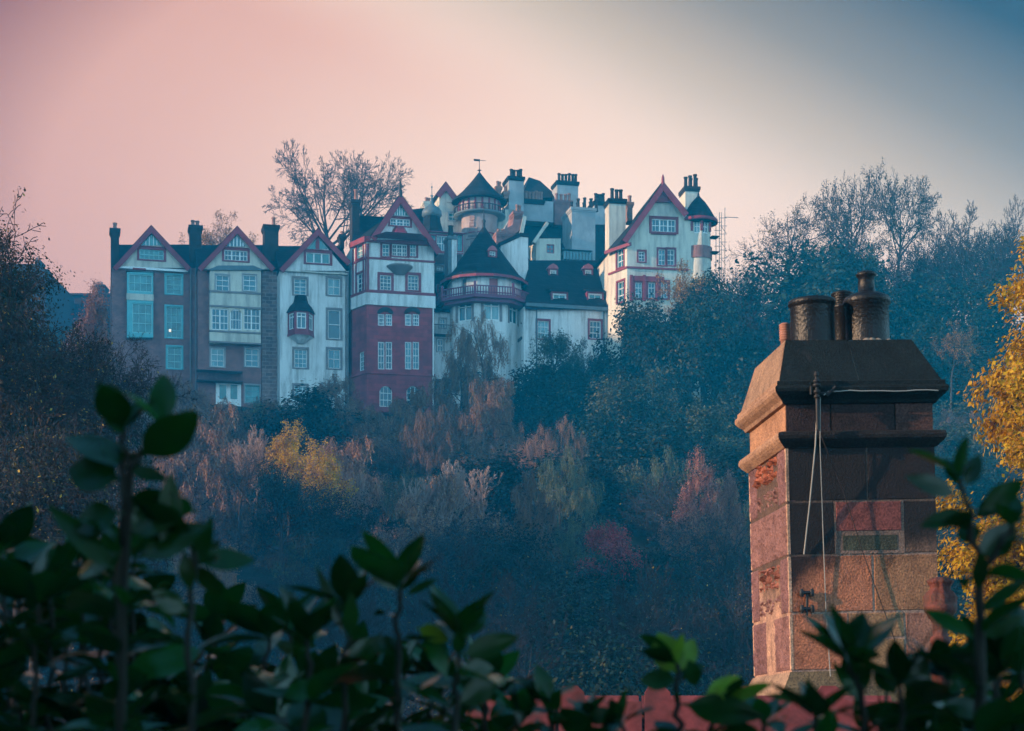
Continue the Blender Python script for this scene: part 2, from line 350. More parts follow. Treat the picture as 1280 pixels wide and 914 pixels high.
# ---------------------------------------------------------------- brick house with teal windows
h = House('terraced_house', 'red brown brick house at the far end of the terrace with teal window bays', 'house', 195, 500, 151.5, cA); f = h.front
f.window(267, 376, 326, 452, 2, 4, 'paleteal', 'teal', .14, 'tglass'); f.window(267, 496, 326, 618, 3, 4, 'paleteal', 'teal', .14, 'tglass'); f.window(272, 650, 326, 735, 2, 3, 'paleteal', 'teal', .14, 'tglass')
f.wall([(60, 352), (386, 352), (386, 900), (60, 900)], 'brick', depth=9)
bay = Fac(h, *[(f.uv(118, 400)[0], -.7), (f.uv(218, 400)[0], -.7)])
bay.window(124, 372, 214, 443, 4, 2, 'paleteal', None, glass='tglass'); bay.window(138, 484, 214, 600, 3, 3, 'paleteal', None, glass='tglass')
bay.wall([(118, 366), (218, 366), (218, 615), (118, 615)], 'teal', 'bay', depth=.69)
m = MB(); bay.pbox(m, 116, 446, 220, 476, -.68, .05); m.build('bay_panel', M['cream'], h.root)
m = MB(); bay.pbox(m, 114, 358, 222, 367, -.68, .12); m.build('bay_roof', M['lead'], h.root)
g = h.plane(-.35)
g.window(165, 278, 258, 322, 5, 2, 'paleteal', 'red', .2, 'tglass'); g.wall([(86, 350), (344, 350), (210, 212)], 'cream', 'gable_wall', depth=.4)
m = MB(); g.ppoly(m, [(172, 264), (250, 264), (211, 218)], .0, .06); q = m.build('gable_glazing', M['tglass'], h.root)
m = MB(); [g.pbar(m, (x, 266), (x, y), .06, .05, .09) for x, y in ((190, 246), (203, 230), (219, 228), (232, 244))]; m.build('glazing_bar', M['winwhite'], q)
m = MB(); g.pbox(m, 160, 264, 262, 273, -.1, .13); g.pbox(m, 140, 349, 190, 359, -.1, .11); m.build('timber', M['red'], h.root)
m = MB(); g.pbox(m, 78, 350, 350, 358, -.3, .08); m.build('eaves_board', M['winwhite'], h.root)
boards(h, g, (210, 205), (72, 356), (352, 356), .3); gable_roof(h, g, (210, 205), (72, 356), (352, 356), .32, 7)
def mainroof(h, x0, x1, ye, yr, dep=4.5, conv=None):
    a, b = h.at(x0, ye, .3), h.at(x1, ye, .3); c, d = h.at(x0, yr, dep), h.at(x1, yr, dep); up = Vector((0, .1, .2)); m = MB()
    r0, r1 = Vector((a.x, c.y, c.z)), Vector((b.x, d.y, d.z)); e0, e1 = r0+Vector((0, dep, -(r0.z-a.z))), r1+Vector((0, dep, -(r0.z-a.z)))
    m.add([a, b, r1, r0, e1, e0], [(0, 1, 2, 3), (3, 2, 4, 5), (0, 3, 5), (1, 4, 2)]); return m.build('roof', M['slate'], h.root)
mainroof(h, 62, 388, 350, 262)
h.plane(.6).chimney(57, 204, 88, 360, 1.3, 'darkstone', (72,), 22, pw=.4)
h.plane(1.2).chimney(358, 192, 402, 350, 1.4, 'darkstone', (369, 386), 20, pw=.4)
m = MB(); [m.tube([f.pt(f.uv(x, 352)[0], f.uv(x, 352)[1], .12), f.pt(f.uv(x, 352)[0], f.uv(x, 880)[1], .12)], .07, 6) for x in (360, 379)]; m.build('drainpipe', M['greystone'], h.root)
m = MB(); bay2 = h.front; m.box(*(lambda p: (p.x-.09, p.x+.09, -.05, -.02, p.z-.11, p.z+.11))(h.at(282, 588)))
lit = newmat('lit_lamp'); lit[2].inputs['Emission Color'].default_value = (1, .75, .5, 1); lit[2].inputs['Emission Strength'].default_value = 0.7
lo = m.build('lamp_glow', lit[0], h.root); lo.location.y = .13

# ---------------------------------------------------------------- cream bay house
h = House('terraced_house', 'brick terraced house with a wide cream bay of two storeys and a white door', 'house', 295, 500, 150.5, cA); f = h.front
f.window(437, 655, 488, 728, 2, 3, 'winwhite', 'grey_harl', .12); f.window(568, 655, 620, 728, 2, 3, 'winwhite', 'grey_harl', .12); f.window(568, 796, 622, 865, 2, 3, 'teal', 'grey_harl', .12, 'tglass')
f.wall([(388, 357), (630, 357), (630, 900), (388, 900)], 'brick', depth=9)
m = MB(); a, b = f.uv(632, 362), f.uv(702, 900); f.obox(m, a[0], b[0], b[1], a[1], -8.9, .06); m.build('stone_pier', M['rubble'], h.root)
bay = h.plane(-.85)
bay.window(456, 375, 507, 440, 2, 3, 'winwhite', 'grey_harl', .1); bay.window(560, 375, 610, 440, 2, 3, 'winwhite', 'grey_harl', .1)
bay.window(440, 503, 504, 588, 4, 3, 'winwhite', tops=(472,)); bay.window(510, 506, 556, 588, 4, 2, 'winwhite', arch=True, fw=.11); bay.window(562, 503, 625, 588, 4, 3, 'winwhite', tops=(592,))
bay.wall([(433, 356), (628, 356), (628, 636), (433, 636)], 'cream', 'bay', depth=.84)
m = MB(); [bay.pbox(m, 431, y, 630, y+4, -.2, .09) for y in (441, 497, 592, 633)]; m.build('moulding', M['greystone'], h.root)
m = MB(); bay.ppoly(m, [(424, 358), (640, 358), (600, 341), (466, 341)], -.8, .25); m.build('bay_roof', M['lead'], h.root)
g = h.plane(-.35); g.window(488, 280, 577, 326, 6, 2, 'winwhite', 'red', .18, tops=(517, 548)); g.wall([(402, 355), (666, 355), (537, 218)], 'cream', 'gable_wall', depth=.4)
m = MB(); g.ppoly(m, [(498, 268), (570, 268), (536, 224)], 0, .06); q = m.build('gable_glazing', M['glass'], h.root)
m = MB(); [g.pbar(m, (x, 269), (x, y), .1, .05, .1) for x, y in ((510, 254), (524, 238), (537, 226), (550, 240), (560, 254))]; m.build('glazing_bar', M['winwhite'], q)
m = MB(); g.pbox(m, 484, 268, 582, 276, -.1, .14); m.build('timber', M['red'], h.root)
boards(h, g, (537, 208), (395, 358), (672, 358), .3); gable_roof(h, g, (537, 208), (395, 358), (672, 358), .32, 7)
mainroof(h, 386, 704, 352, 264)
h.plane(1.6).chimney(641, 190, 695, 350, 1.5, 'darkstone', (676,), 28, pw=.45)
m = MB(); f.pbox(m, 384, 738, 560, 744, .0, 1.0); [f.pbox(m, x, 744, x+1.3, 780, .94, 1.0) for x in range(386, 560, 5)]; f.pbox(m, 384, 777, 560, 782, .02, 1.02); m.build('balcony', M['iron'], h.root)
m = MB(); a, b = f.uv(456, 784), f.uv(552, 886); f.obox(m, a[0], b[0], b[1], a[1], .0, .12); d = m.build('door', M['winwhite'], h.root)
m = MB(); f.pbox(m, 470, 795, 496, 850, .1, .14); f.pbox(m, 512, 795, 538, 850, .1, .14); m.build('pane', M['tglass'], d)

# ---------------------------------------------------------------- white house with an oriel
h = House('terraced_house', 'narrow white house with grey stone window margins and a red timber oriel bay', 'house', 393, 500, 150, cB); f = h.front
for q in ((114, 389, 162, 454, 2, 4), (242, 389, 290, 456, 2, 2), (243, 509, 291, 622, 1, 2), (243, 659, 291, 735, 2, 2), (115, 658, 164, 732, 3, 4), (115, 797, 162, 850, 3, 2)):
    f.window(*q, 'winwhite', 'greystone', .17)
f.wall([(60, 362), (322, 362), (322, 900), (60, 900)], 'white', depth=9)
g = h.plane(-.3); g.window(160, 290, 251, 336, 3, 1, 'winwhite', 'red', .2, 'tglass', tops=(190, 220)); g.wall([(78, 361), (312, 361), (204, 228)], 'white', 'gable_wall', depth=.4)
m = MB(); g.ppoly(m, [(168, 278), (242, 278), (204, 232)], 0, .06); q = m.build('gable_glazing', M['tglass'], h.root); m = MB(); g.pbar(m, (204, 279), (204, 230), .3, .05, .1); m.build('timber', M['red'], q)
m = MB(); g.pbox(m, 155, 277, 256, 286, -.1, .14); m.build('timber', M['red'], h.root)
m = MB(); g.pbox(m, 72, 361, 318, 372, -.25, .06); m.build('eaves_board', M['cream'], h.root)
boards(h, g, (204, 216), (66, 362), (320, 334), .3); gable_roof(h, g, (204, 216), (66, 362), (320, 334), .32, 7); mainroof(h, 58, 326, 355, 268)
h.plane(1.6).chimney(290, 228, 306, 275, 1.0, 'darkstone', (298,), 14, pw=.35)
o = h.plane(-1.0); L0, L1 = f.uv(90, 560)[0], f.uv(190, 560)[0]; c0, c1 = o.uv(117, 560)[0], o.uv(168, 560)[0]
fl = Fac(h, (L0, -.02), (c0, -1.0)); fr = Fac(h, (c1, -1.0), (L1, -.02))
for fa, cc in ((o, None), (fl, 0), (fr, 0)):
    a, b = (c0, c1) if cc is None else (0, fa.len); z1, z0 = o.uv(140, 514)[1], o.uv(140, 604)[1]
    x = MB(); fa.holes = []
    e = .16; fa.holes.append((a+e, b-e, z0+.5, z1-.12))
    fr_ = MB(); fa.obox(fr_, a+e, a+e+.08, z0+.5, z1-.12, -.15, -.05); fa.obox(fr_, b-e-.08, b-e, z0+.5, z1-.12, -.15, -.05); fa.obox(fr_, a+e+.08, b-e-.08, z0+1.45, z0+1.53, -.15, -.06)
    fa.obox(fr_, (a+b)/2-.03, (a+b)/2+.03, z0+.5, z1-.12, -.15, -.07); fa.obox(fr_, a+e+.08, b-e-.08, z0+.5, z0+.58, -.15, -.05); fa.obox(fr_, a+e+.08, b-e-.08, z1-.2, z1-.12, -.15, -.05)
    wq = fr_.build('window', M['winwhite'], h.root); gq = MB(); gq.add([fa.pt(a, z0+.4, -.12), fa.pt(b, z0+.4, -.12), fa.pt(b, z1, -.12), fa.pt(a, z1, -.12)], [(0, 1, 2, 3)]); gq.build('pane', M['glass'], wq)
    fa.wall([(a, z0), (b, z0), (b, z1), (a, z1)], 'red', 'oriel', px=False)
cu = (L0+L1)/2; hw = (L1-L0)/2; z1 = o.uv(140, 514)[1]; zt = f.uv(140, 458)[1]; zb = o.uv(140, 604)[1]; zc = f.uv(140, 641)[1]
def half(mb, prof, ctr, mtl, nm, root, ax=1.15):
    k = MB(); vs = []; ring = [(-1, 0), (-.55, -1), (.55, -1), (1, 0)]
    for r, z in prof: vs += [(ctr+x*r, y*r*ax/hw*.95+.02, z) for x, y in ring]
    n = len(prof); fs = [(j*4+i, j*4+i+1, j*4+i+5, j*4+i+4) for j in range(n-1) for i in range(3)]+[(0, 1, 2, 3), tuple(n*4-4+i for i in (3, 2, 1, 0))]
    k.add(vs, fs); return k.build(nm, M[mtl], root)
half(None, [(hw*1.12, z1), (hw*.86, z1+.55), (hw*.58, z1+(zt-z1)*.6), (hw*.46, zt)], cu, 'slate', 'oriel_roof', h.root)
half(None, [(hw*.25, zc), (hw*.8, zc+.45), (hw*.99, zc+.55), (hw*.99, zb-.01)], cu, 'white', 'oriel_base', h.root)
half(None, [(hw*1.04, zb-.02), (hw*1.04, zb+.18)], cu, 'red', 'oriel_sill', h.root)
m = MB(); [m.tube([f.pt(f.uv(x, 365)[0], f.uv(x, 365)[1], .1), f.pt(f.uv(x, 365)[0], f.uv(x, 890)[1], .1)], .06, 6) for x in (311, 318)]; m.build('drainpipe', M['greystone'], h.root)

# ---------------------------------------------------------------- red sandstone tower house
h = House('tower_house', 'tall house of dark red sandstone below and white harling above, steep red gable', 'house', 490, 500, 149, cB); f = h.front
uL = f.uv(391, 400)[0]; uR = f.uv(648, 400)[0]
FA, FB = .85, 2.1
fx = Fac(h, (uL-FA, FB), (uL, 0)); fx2 = Fac(h, (uL-FA, FB), (uL, 0))
for q in ((450, 258, 478, 308), (555, 258, 580, 308)): f.window(*q, 2, 3, 'winwhite', 'red', .16)
f.window(487, 258, 545, 308, 6, 3, 'winwhite', 'red', .16, tops=(506, 526)); f.window(441, 376, 485, 437, 3, 4, 'winwhite', 'red', .2); f.window(547, 376, 589, 437, 3, 4, 'winwhite', 'red', .2)
f.wall([(391, 240), (648, 240), (648, 482), (391, 482)], 'white', 'upper_wall')
for x0, x1 in ((434, 488), (537, 591)):
    mid = (x0+x1)/2
    f.window(x0, 525, mid-2, 571, 3, 3, 'winwhite'); f.window(mid+2, 525, x1, 571, 3, 3, 'winwhite')
    f.window(x0, 631, mid-2, 737, 2, 4, 'winwhite'); f.window(mid+2, 631, x1, 737, 2, 4, 'winwhite')
    f.window(x0+6, 799, x1, 880, 3, 3, 'winwhite', arch=True)
f.wall([(391, 482.5), (648, 482.5), (648, 900), (391, 900)], 'redstone', 'lower_wall')
for fa, y0, y1, mt, nm in ((fx, 240, 482, 'white', 'upper_wall'), (fx2, 482.5, 900, 'redstone', 'lower_wall')):
    za, zb = f.uv(391, y0)[1], f.uv(391, y1)[1]
    if mt == 'white': fa.window(351, 260, 377, 309, 2, 4, 'winwhite', 'red', .14); fa.window(353, 376, 379, 439, 2, 4, 'winwhite', 'red', .14)
    else: fa.window(362, 673, 381, 739, 2, 4, 'winwhite')
    fa.wall([(0, zb), (fa.len, zb), (fa.len, za), (0, za)], mt, nm, px=False)
m = MB(); za, zb, zc = f.uv(391, 240)[1], f.uv(391, 482)[1], f.uv(391, 900)[1]
for z0, z1 in ((zb, za),):
    m.add([(uL-FA, FB, z0), (uL-FA, 9, z0), (uL-FA, 9, z1), (uL-FA, FB, z1), (uR, 0, z0), (uR, 9, z0), (uR, 9, z1), (uR, 0, z1)], [(0, 1, 2, 3), (4, 5, 6, 7), (1, 5, 6, 2)])
m.build('side_wall', M['white'], h.root)
m = MB(); m.add([(uL-FA, FB, zc), (uL-FA, 9, zc), (uL-FA, 9, zb), (uL-FA, FB, zb), (uR, 0, zc), (uR, 9, zc), (uR, 9, zb), (uR, 0, zb)], [(0, 1, 2, 3), (4, 5, 6, 7), (1, 5, 6, 2)]); m.build('side_wall', M['redstone'], h.root)
# white apron above the stone, timber bands
def band(y, hgt, pr, mt, nm, x0=391, x1=650):
    m = MB(); z = f.uv(500, y)[1]; f.obox(m, uL-.02, uR+.08, z-hgt, z, -.05, pr); fx.obox(m, -.05, fx.len+pr*.4, z-hgt, z, -.05, pr-.003); return m.build(nm, M[mt], h.root)
band(450, 1.0, .14, 'white', 'apron'); band(440, .24, .16, 'red', 'timber'); band(315, .16, .08, 'red', 'timber'); band(240, .42, .3, 'red', 'timber'); band(748, .2, .12, 'redstone', 'string_course')
m = MB(); z0, z1 = f.uv(391, 440)[1], f.uv(391, 258)[1]
for u in (.12, .6, fx.len-.5, fx.len-.1): fx.obox(m, u-.09, u+.09, z0, z1, -.02, .05)
f.obox(m, uL+.02, uL+.2, z0, z1, -.02, .06); m.build('timber', M['red'], h.root)
for x0, x1 in ((430, 492), (533, 595)):
    m = MB(); a = [f.uv(x0+(x1-x0)/2-(x1-x0)/2*math.cos(t*math.pi/8), 524-24*math.sin(t*math.pi/8)) for t in range(9)]; b = [(f.uv(x0+(x1-x0)/2, 0)[0]+(u-f.uv(x0+(x1-x0)/2, 0)[0])*.8, z-.35) for u, z in a]
    for i in range(8): f.poly(m, [a[i], a[i+1], (b[i+1][0], max(b[i+1][1], a[0][1])), (b[i][0], max(b[i][1], a[0][1]))], .0, .1)
    m.build('relieving_arch', M['darkstone'], h.root)
m = MB(); c = f.uv(516, 350); l = MB(); l.lathe(f.pt(c[0], 0, .0).x, 0.0, [(.25, c[1]-.62), (.5, c[1]-.5), (1.0, c[1]-.05), (1.08, c[1]), (1.08, c[1]+.1)], 12, a0=math.pi, a1=2*math.pi); l.build('corbel', M['greystone'], h.root)
g = h.plane(-.45)
g.window(480, 160, 556, 193, 6, 2, 'winwhite', 'red', .16, tops=(505, 531)); g.wall([(405, 242), (641, 242), (517, 100)], 'white', 'gable_wall', depth=1)
m = MB(); g.ppoly(m, [(489, 150), (546, 150), (517, 107)], 0, .06); q = m.build('gable_glazing', M['tglass'], h.root)
m = MB(); [g.pbar(m, (x, 151), (x, y), .07, .05, .1) for x, y in ((499, 138), (508, 122), (517, 110), (526, 122), (536, 138))]; m.build('glazing_bar', M['winwhite'], q)
m = MB(); g.pbox(m, 474, 150, 562, 157, -.05, .16); m.build('timber', M['red'], h.root)
half(None, [(2.6, g.uv(516, 242)[1]), (1.5, g.uv(516, 236)[1]), (.75, g.uv(516, 220)[1]), (.45, g.uv(516, 196)[1])], g.uv(516, 220)[0], 'red', 'pent_roof', h.root, .9).location.y = -.43
boards(h, g, (517, 86), (412, 240), (663, 292), .35, .32); gable_roof(h, g, (517, 86), (412, 240), (663, 292), .37, 8)
p = g.uv(517, 86); m = MB(); q = g.pt(p[0], 0, .35); m.lathe(q.x, q.y, [(.16, p[1]), (.16, p[1]+.5), (.09, p[1]+.6), (.14, p[1]+.9), (.02, p[1]+1.5)], 8); m.build('finial', M['iron'], h.root)
# slate slope on the left behind the gable
m = MB(); zt = h.at(400, 152, 3.5).z; z0 = f.uv(391, 240)[1]; x0 = h.at(366, 152, 3.5).x
m.add([(uL-1.05, 1.9, z0), (uL+.1, -.35, z0), (h.at(462, 152, 3.5).x, 3.5, zt), (x0, 3.5, zt), (x0, 9, z0), (uL+4, 9, z0)], [(0, 1, 2, 3), (0, 3, 4), (3, 2, 5, 4)]); m.build('roof', M['slate'], h.root)
h.plane(2.6).chimney(336, 95, 364, 300, 1.4, 'darkstone', (350,), 38, pw=.5)
m = MB(); m.tube([f.pt(uR-.1, f.uv(648, 485)[1], .1), f.pt(uR-.1, f.uv(648, 880)[1], .1)], .06, 6); m.build('drainpipe', M['winwhite'], h.root)
# ---------------------------------------------------------------- link house with balcony between tower and octagon
def facets(h, cx, cyy, rad, n, ph, zs, k0, k1):
    """plan corners of a polygonal tower, facing the viewer"""
    return [(cx+rad*math.sin(ph+2*math.pi*i/n), cyy-rad*math.cos(ph+2*math.pi*i/n)) for i in range(k0, k1+1)]
h = House('link_house', 'low slated house with small iron balcony squeezed between stone tower and octagonal turret', 'house', 555, 500, 152, cE); f = h.front
f.window(128, 818, 162, 872, 2, 2, 'winwhite', 'grey_harl', .1); f.window(115, 930, 150, 1000, 2, 2, 'winwhite', 'grey_harl', .1)
f.wall([(96, 782), (252, 782), (252, 1150), (96, 1150)], 'white', depth=6)
a, b, c, d = h.at(90, 784, -.3), h.at(256, 784, -.3), h.at(250, 470, 7), h.at(96, 470, 7)
m = MB(); m.add([a, b, c, d, a-Vector((0, -7, 0)), b-Vector((0, -7, 0))], [(0, 1, 2, 3), (0, 3, 4), (1, 5, 2)]); m.build('roof', M['slate'], h.root)
for q, fr, gl in (((112, 533, 148, 560), 'winwhite', 'glass'), ((120, 640, 157, 686), 'pinkred', 'glass')):
    dd = 2.0 if q[1] > 600 else 4.2; dm = h.plane(dd); dm.window(*q, 2, 2, fr, 'red' if fr == 'pinkred' else 'greystone', .1, gl)
    dm.wall([(q[0]-7, q[1]-8), (q[2]+7, q[1]-8), (q[2]+7, q[3]+8), (q[0]-7, q[3]+8)], 'greystone', 'dormer', depth=2.5)
m = MB(); f.pbox(m, 96, 900, 250, 908, .0, 1.1); f.pbox(m, 96, 852, 250, 856, 1.04, 1.1); [f.pbox(m, x, 856, x+2, 900, 1.05, 1.09) for x in range(98, 250, 7)]; m.build('balcony', M['iron'], h.root)

# ---------------------------------------------------------------- octagonal turret house
h = House('turret_house', 'white octagonal turret house with plum railed balcony under a broad slate cone', 'house', 613, 500, 150, cC); f = h.front
cxm = (f.uv(150, 720)[0]+f.uv(466, 720)[0])/2; rad = (f.uv(466, 720)[0]-f.uv(150, 720)[0])/2; ang = math.pi/8; Rr = rad/math.cos(ang)/1.0
cyy = rad
C = [(cxm+Rr*math.sin(a_), cyy-Rr*math.cos(a_)) for a_ in [ang+2*ang*i-4*ang*2 for i in range(0, 9)]]
def zof(x, y, dep=0): return h.at(x, y, dep).z
zdeck = zof(300, 700); zeave = zof(300, 607); zbase = zof(300, 1200)
wins = {3: ((195, 612, 213, 660, 'winwhite', 'grey_harl'),), 4: (), 5: ()}
for i in range(8):
    fa = Fac(h, C[i], C[i+1]); L_ = fa.len
    mid = ((C[i][0]+C[i+1][0])/2, (C[i][1]+C[i+1][1])/2)
    if i in (2, 3, 4):
        z1, z0 = zof(300, 714), zof(300, 782); w0 = .28 if i == 3 else .22
        for (u0, u1) in ((L_*.22, L_*.78),):
            fa.holes.append((u0, u1, z0-.4, z1)); k = MB(); [fa.obox(k, u, u+.09, z0-.4, z1, -.18, -.08) for u in (u0, (u0+u1)/2-.045, u1-.09)]; fa.obox(k, u0, u1, z1-.5, z1-.42, -.18, -.09); fa.obox(k, u0, u1, z0-.4, z0-.31, -.18, -.085); fa.obox(k, u0, u1, z1-.09, z1, -.18, -.085)
            wq = k.build('window', M['winwhite'], h.root); gq = MB(); gq.add([fa.pt(u0, z0-.4, -.15), fa.pt(u1, z0-.4, -.15), fa.pt(u1, z1, -.15), fa.pt(u0, z1, -.15)], [(0, 1, 2, 3)]); gq.build('pane', M['glass'], wq)
            sq = MB(); fa.obox(sq, u0-.22, u0, z0-.5, z1+.2, -.05, .05); fa.obox(sq, u1, u1+.22, z0-.5, z1+.2, -.05, .05); fa.obox(sq, u0, u1, z1, z1+.2, -.05, .047); sq.build('surround', M['greystone'], wq)
        # the gallery storey: a door in the middle, slit windows beside it
        za, zb = zeave-.1, zdeck+.25
        u0, u1 = (L_*.42, L_*.72) if i == 3 else (L_*.38, L_*.55)
        fa.holes.append((u0, u1, zb, za)); k = MB(); fa.obox(k, u0, u1, zb, za, -.16, -.1); k.build('door' if i == 3 else 'gallery_window', M['pinkred' if i == 3 else 'lead'], h.root)
    fa.wall([(0, zbase), (L_, zbase), (L_, zeave+.3), (0, zeave+.3)], 'white', px=False)
def ring(mb, r0, r1, z0, z1, n=8, ph=ang):
    mb.lathe(cxm, cyy, [(r0, z0), (r1, z0), (r1, z1), (r0, z1), (r0, z0)], n, ph-math.pi/2, smooth=False, cap=False)
m = MB(); ring(m, Rr-.1, Rr+1.15, zdeck-.28, zdeck); ring(m, Rr-.1, Rr+.8, zdeck-.55, zdeck-.285); b_ = m.build('balcony', M['purple'], h.root)
m = MB(); zr = zof(300, 645, -1.1); ring(m, Rr+1.0, Rr+1.1, zr-.08, zr); ring(m, Rr+1.0, Rr+1.1, zdeck+.12, zdeck+.2)
for i in range(8):
    for t in range(14):
        a1, a2 = ang+i*2*ang-math.pi/2, ang+(i+1)*2*ang-math.pi/2; p1 = Vector((math.cos(a1), math.sin(a1))); p2 = Vector((math.cos(a2), math.sin(a2))); q = (p1.lerp(p2, t/14))*(Rr+1.05); e = .09 if t == 0 else .035
        m.box(cxm+q.x-e, cxm+q.x+e, cyy+q.y-e, cyy+q.y+e, zdeck, zr+(.3 if t == 0 else -.085))
m.build('railing', M['purple'], b_)
zap = zof(293, 378, cyy); m = MB(); Re = Rr+.55
m.lathe(cxm, cyy, [(Re-.2, zeave+.12), (Re, zeave+.02), (Re, zeave+.14), (Re*.80, zeave+(zap-zeave)*.16), (Re*.5, zeave+(zap-zeave)*.46), (Re*.2, zeave+(zap-zeave)*.79), (.06, zap)], 16, ang-math.pi/2, smooth=False); rf = m.build('roof', M['slate'], h.root)
m = MB(); m.lathe(cxm, cyy, [(Re+.01, zeave-.12), (Re+.05, zeave-.12), (Re+.05, zeave+.1), (Re+.01, zeave+.1), (Re+.01, zeave-.12)], 16, ang-math.pi/2, smooth=False, cap=False); m.build('fascia', M['red'], h.root)
m = MB(); m.lathe(cxm, cyy, [(.14, zap-.3), (.12, zap+.3), (.2, zap+.45), (.05, zap+.6), (.03, zap+1.7)], 8); m.build('finial', M['iron'], rf)
dm = h.plane(cyy-Rr*.68); dm.window(299, 489, 327, 515, 2, 2, 'winwhite', 'red', .12); dm.wall([(294, 486), (331, 486), (331, 519), (294, 519)], 'pinkred', 'dormer', depth=1.6)
m = MB(); dm.ppoly(m, [(290, 487), (336, 487), (326, 470), (313, 464), (300, 470)], -1.5, .12); m.build('dormer_roof', M['pinkred'], h.root)
# tall white chimney slab right of the cone with raking dark coping
s1 = h.plane(cyy+.5); m = MB(); s1.ppoly(m, [(352, 690), (476, 690), (476, 420), (446, 418), (352, 462)], -1.3, 0); ch = m.build('chimney', M['white'], h.root)
m = MB(); s1.pbar(m, (346, 458), (448, 412), .3, -1.4, .1); s1.pbar(m, (442, 414), (480, 418), .3, -1.42, .12); m.build('coping', M['slate'], ch)
s1 = h.plane(2.2); m = MB(); s1.ppoly(m, [(127, 640), (150, 640), (150, 432), (127, 432)], -1.6, 0); ch = m.build('chimney', M['white'], h.root)
m = MB(); s1.pbox(m, 108, 418, 153, 436, -1.7, .12); s1.pbox(m, 110, 436, 126.5, 610, -1.5, .05); m.build('coping', M['lead'], ch); m = MB(); p = s1.uv(131, 418); q = s1.pt(p[0], 0, -.8); m.lathe(q.x, q.y, [(.26, p[1]), (.2, p[1]+.9), (.26, p[1]+1.0)], 8); m.build('chimney_pot', M['darkpot'], ch)
m = MB(); z0 = zof(460, 880); [m.box(cxm+rad-.3+i*.22, cxm+rad-.26+i*.22, .2, .24, z0, z0+1.1) for i in range(8)]; m.box(cxm+rad-.4, cxm+rad+1.4, .1, 2, z0-.2, z0); m.box(cxm+rad-.4, cxm+rad+1.4, .19, .25, z0+1.101, z0+1.18); m.build('side_balcony', M['iron'], h.root)

# ---------------------------------------------------------------- long white house with dormers
h = House('dormer_house', 'long white house under a deep slate roof with two rows of red framed dormers', 'house', 705, 500, 151, cD); f = h.front
f.window(112, 776, 162, 858, 3, 3, 'winwhite', 'red', .16); f.window(341, 776, 391, 858, 3, 3, 'winwhite', 'red', .16)
f.window(115, 985, 160, 1060, 3, 3, 'winwhite', 'red', .16); f.window(215, 985, 260, 1060, 3, 3, 'winwhite', 'red', .16)
f.wall([(52, 716), (446, 716), (446, 1150), (52, 1150)], 'white', depth=8)
a, b, c, d = h.at(60, 718, -.35), h.at(440, 718, -.35), h.at(436, 512, 5), h.at(72, 512, 5); m = MB(); th = Vector((0, 0, -.2))
m.add([a, b, c, d, a+th, b+th, c+Vector((0, 5, 0)), d+Vector((0, 5, 0)), a+Vector((0, 10, 0)), b+Vector((0, 10, 0))], [(0, 1, 2, 3), (0, 4, 5, 1), (3, 2, 6, 7), (7, 6, 9, 8), (0, 3, 7, 8), (1, 9, 6, 2)]); m.build('roof', M['slate'], h.root)
m = MB(); f.pbox(m, 62, 712, 438, 719, -.1, .42); [m.tube([f.pt(f.uv(x, 718)[0], f.uv(x, 718)[1], .15), f.pt(f.uv(x, 718)[0], f.uv(x, 1000)[1], .15)], .06, 6) for x in (106, 402)]; m.build('gutter', M['lead'], h.root)
for (x0, x1, y0, y1, dep, sm) in ((166, 196, 552, 580, 3.3, 1), (320, 350, 552, 580, 3.3, 1), (178, 240, 655, 704, .5, 0), (335, 397, 655, 704, .5, 0)):
    dm = h.plane(dep); dm.window(x0, y0, x1, y1, 2, 2 if sm else 2, 'winwhite', 'red', .12, 'tglass', tops=None, fw=.13); e = 5
    dm.wall([(x0-e, y0-6), (x1+e, y0-6), (x1+e, y1+5), (x0-e, y1+5)], 'red' if not sm else 'pinkred', 'dormer', depth=1.6 if sm else 2.2)
    m = MB()
    if sm: dm.ppoly(m, [(x0-9, y0-4), (x1+9, y0-4), (x1+2, y0-18), ((x0+x1)/2, y0-27), (x0-2, y0-18)], -1.6, .14)
    else:
        u0, z = dm.uv(x0-14, y0-6); u1 = dm.uv(x1+8, y0-6)[0]; m.add([dm.pt(u0, z, .25), dm.pt(u1, z, .25), dm.pt(u1, z+.7, -2.4), dm.pt(u0, z+.7, -2.4), dm.pt(u0, z+.14, .25), dm.pt(u1, z+.14, .25), dm.pt(u1, z+.84, -2.4), dm.pt(u0, z+.84, -2.4)], [(0, 1, 2, 3), (4, 5, 6, 7), (0, 1, 5, 4), (1, 2, 6, 5), (3, 0, 4, 7)])
    m.build('dormer_roof', M['pinkred' if sm else 'slate'], h.root)

# ---------------------------------------------------------------- right gable house with round turret
h = House('gabled_house', 'cream gabled house with round corner turret at the right end of the row', 'house', 790, 500, 149, cD, R(9)); f = h.front
uL = f.uv(506, 500)[0]; fx = Fac(h, (uL-1.0, 2.4), (uL, 0))
f.window(614, 328, 720, 390, 6, 2, 'winwhite', 'red', .22, tops=(650, 686)); f.window(556, 472, 585, 519, 2, 3, 'winwhite', 'red', .14)
f.window(643, 462, 676, 535, 2, 3, 'winwhite', 'red', .14); f.window(681, 462, 715, 535, 2, 3, 'winwhite', 'red', .14)
f.window(541, 608, 572, 680, 2, 3, 'winwhite', 'red', .2); f.window(598, 608, 630, 680, 2, 3, 'winwhite', 'red', .2); f.window(654, 608, 684, 680, 2, 3, 'winwhite', 'red', .2)
f.wall([(506, 425), (566, 310), (618, 254), (700, 254), (762, 312), (800, 330), (800, 1150), (506, 1150)], 'cream', depth=9)
fx.window(461, 465, 491, 537, 2, 3, 'winwhite', 'red', .14); fx.window(463, 610, 494, 690, 2, 3, 'winwhite', 'red', .14)
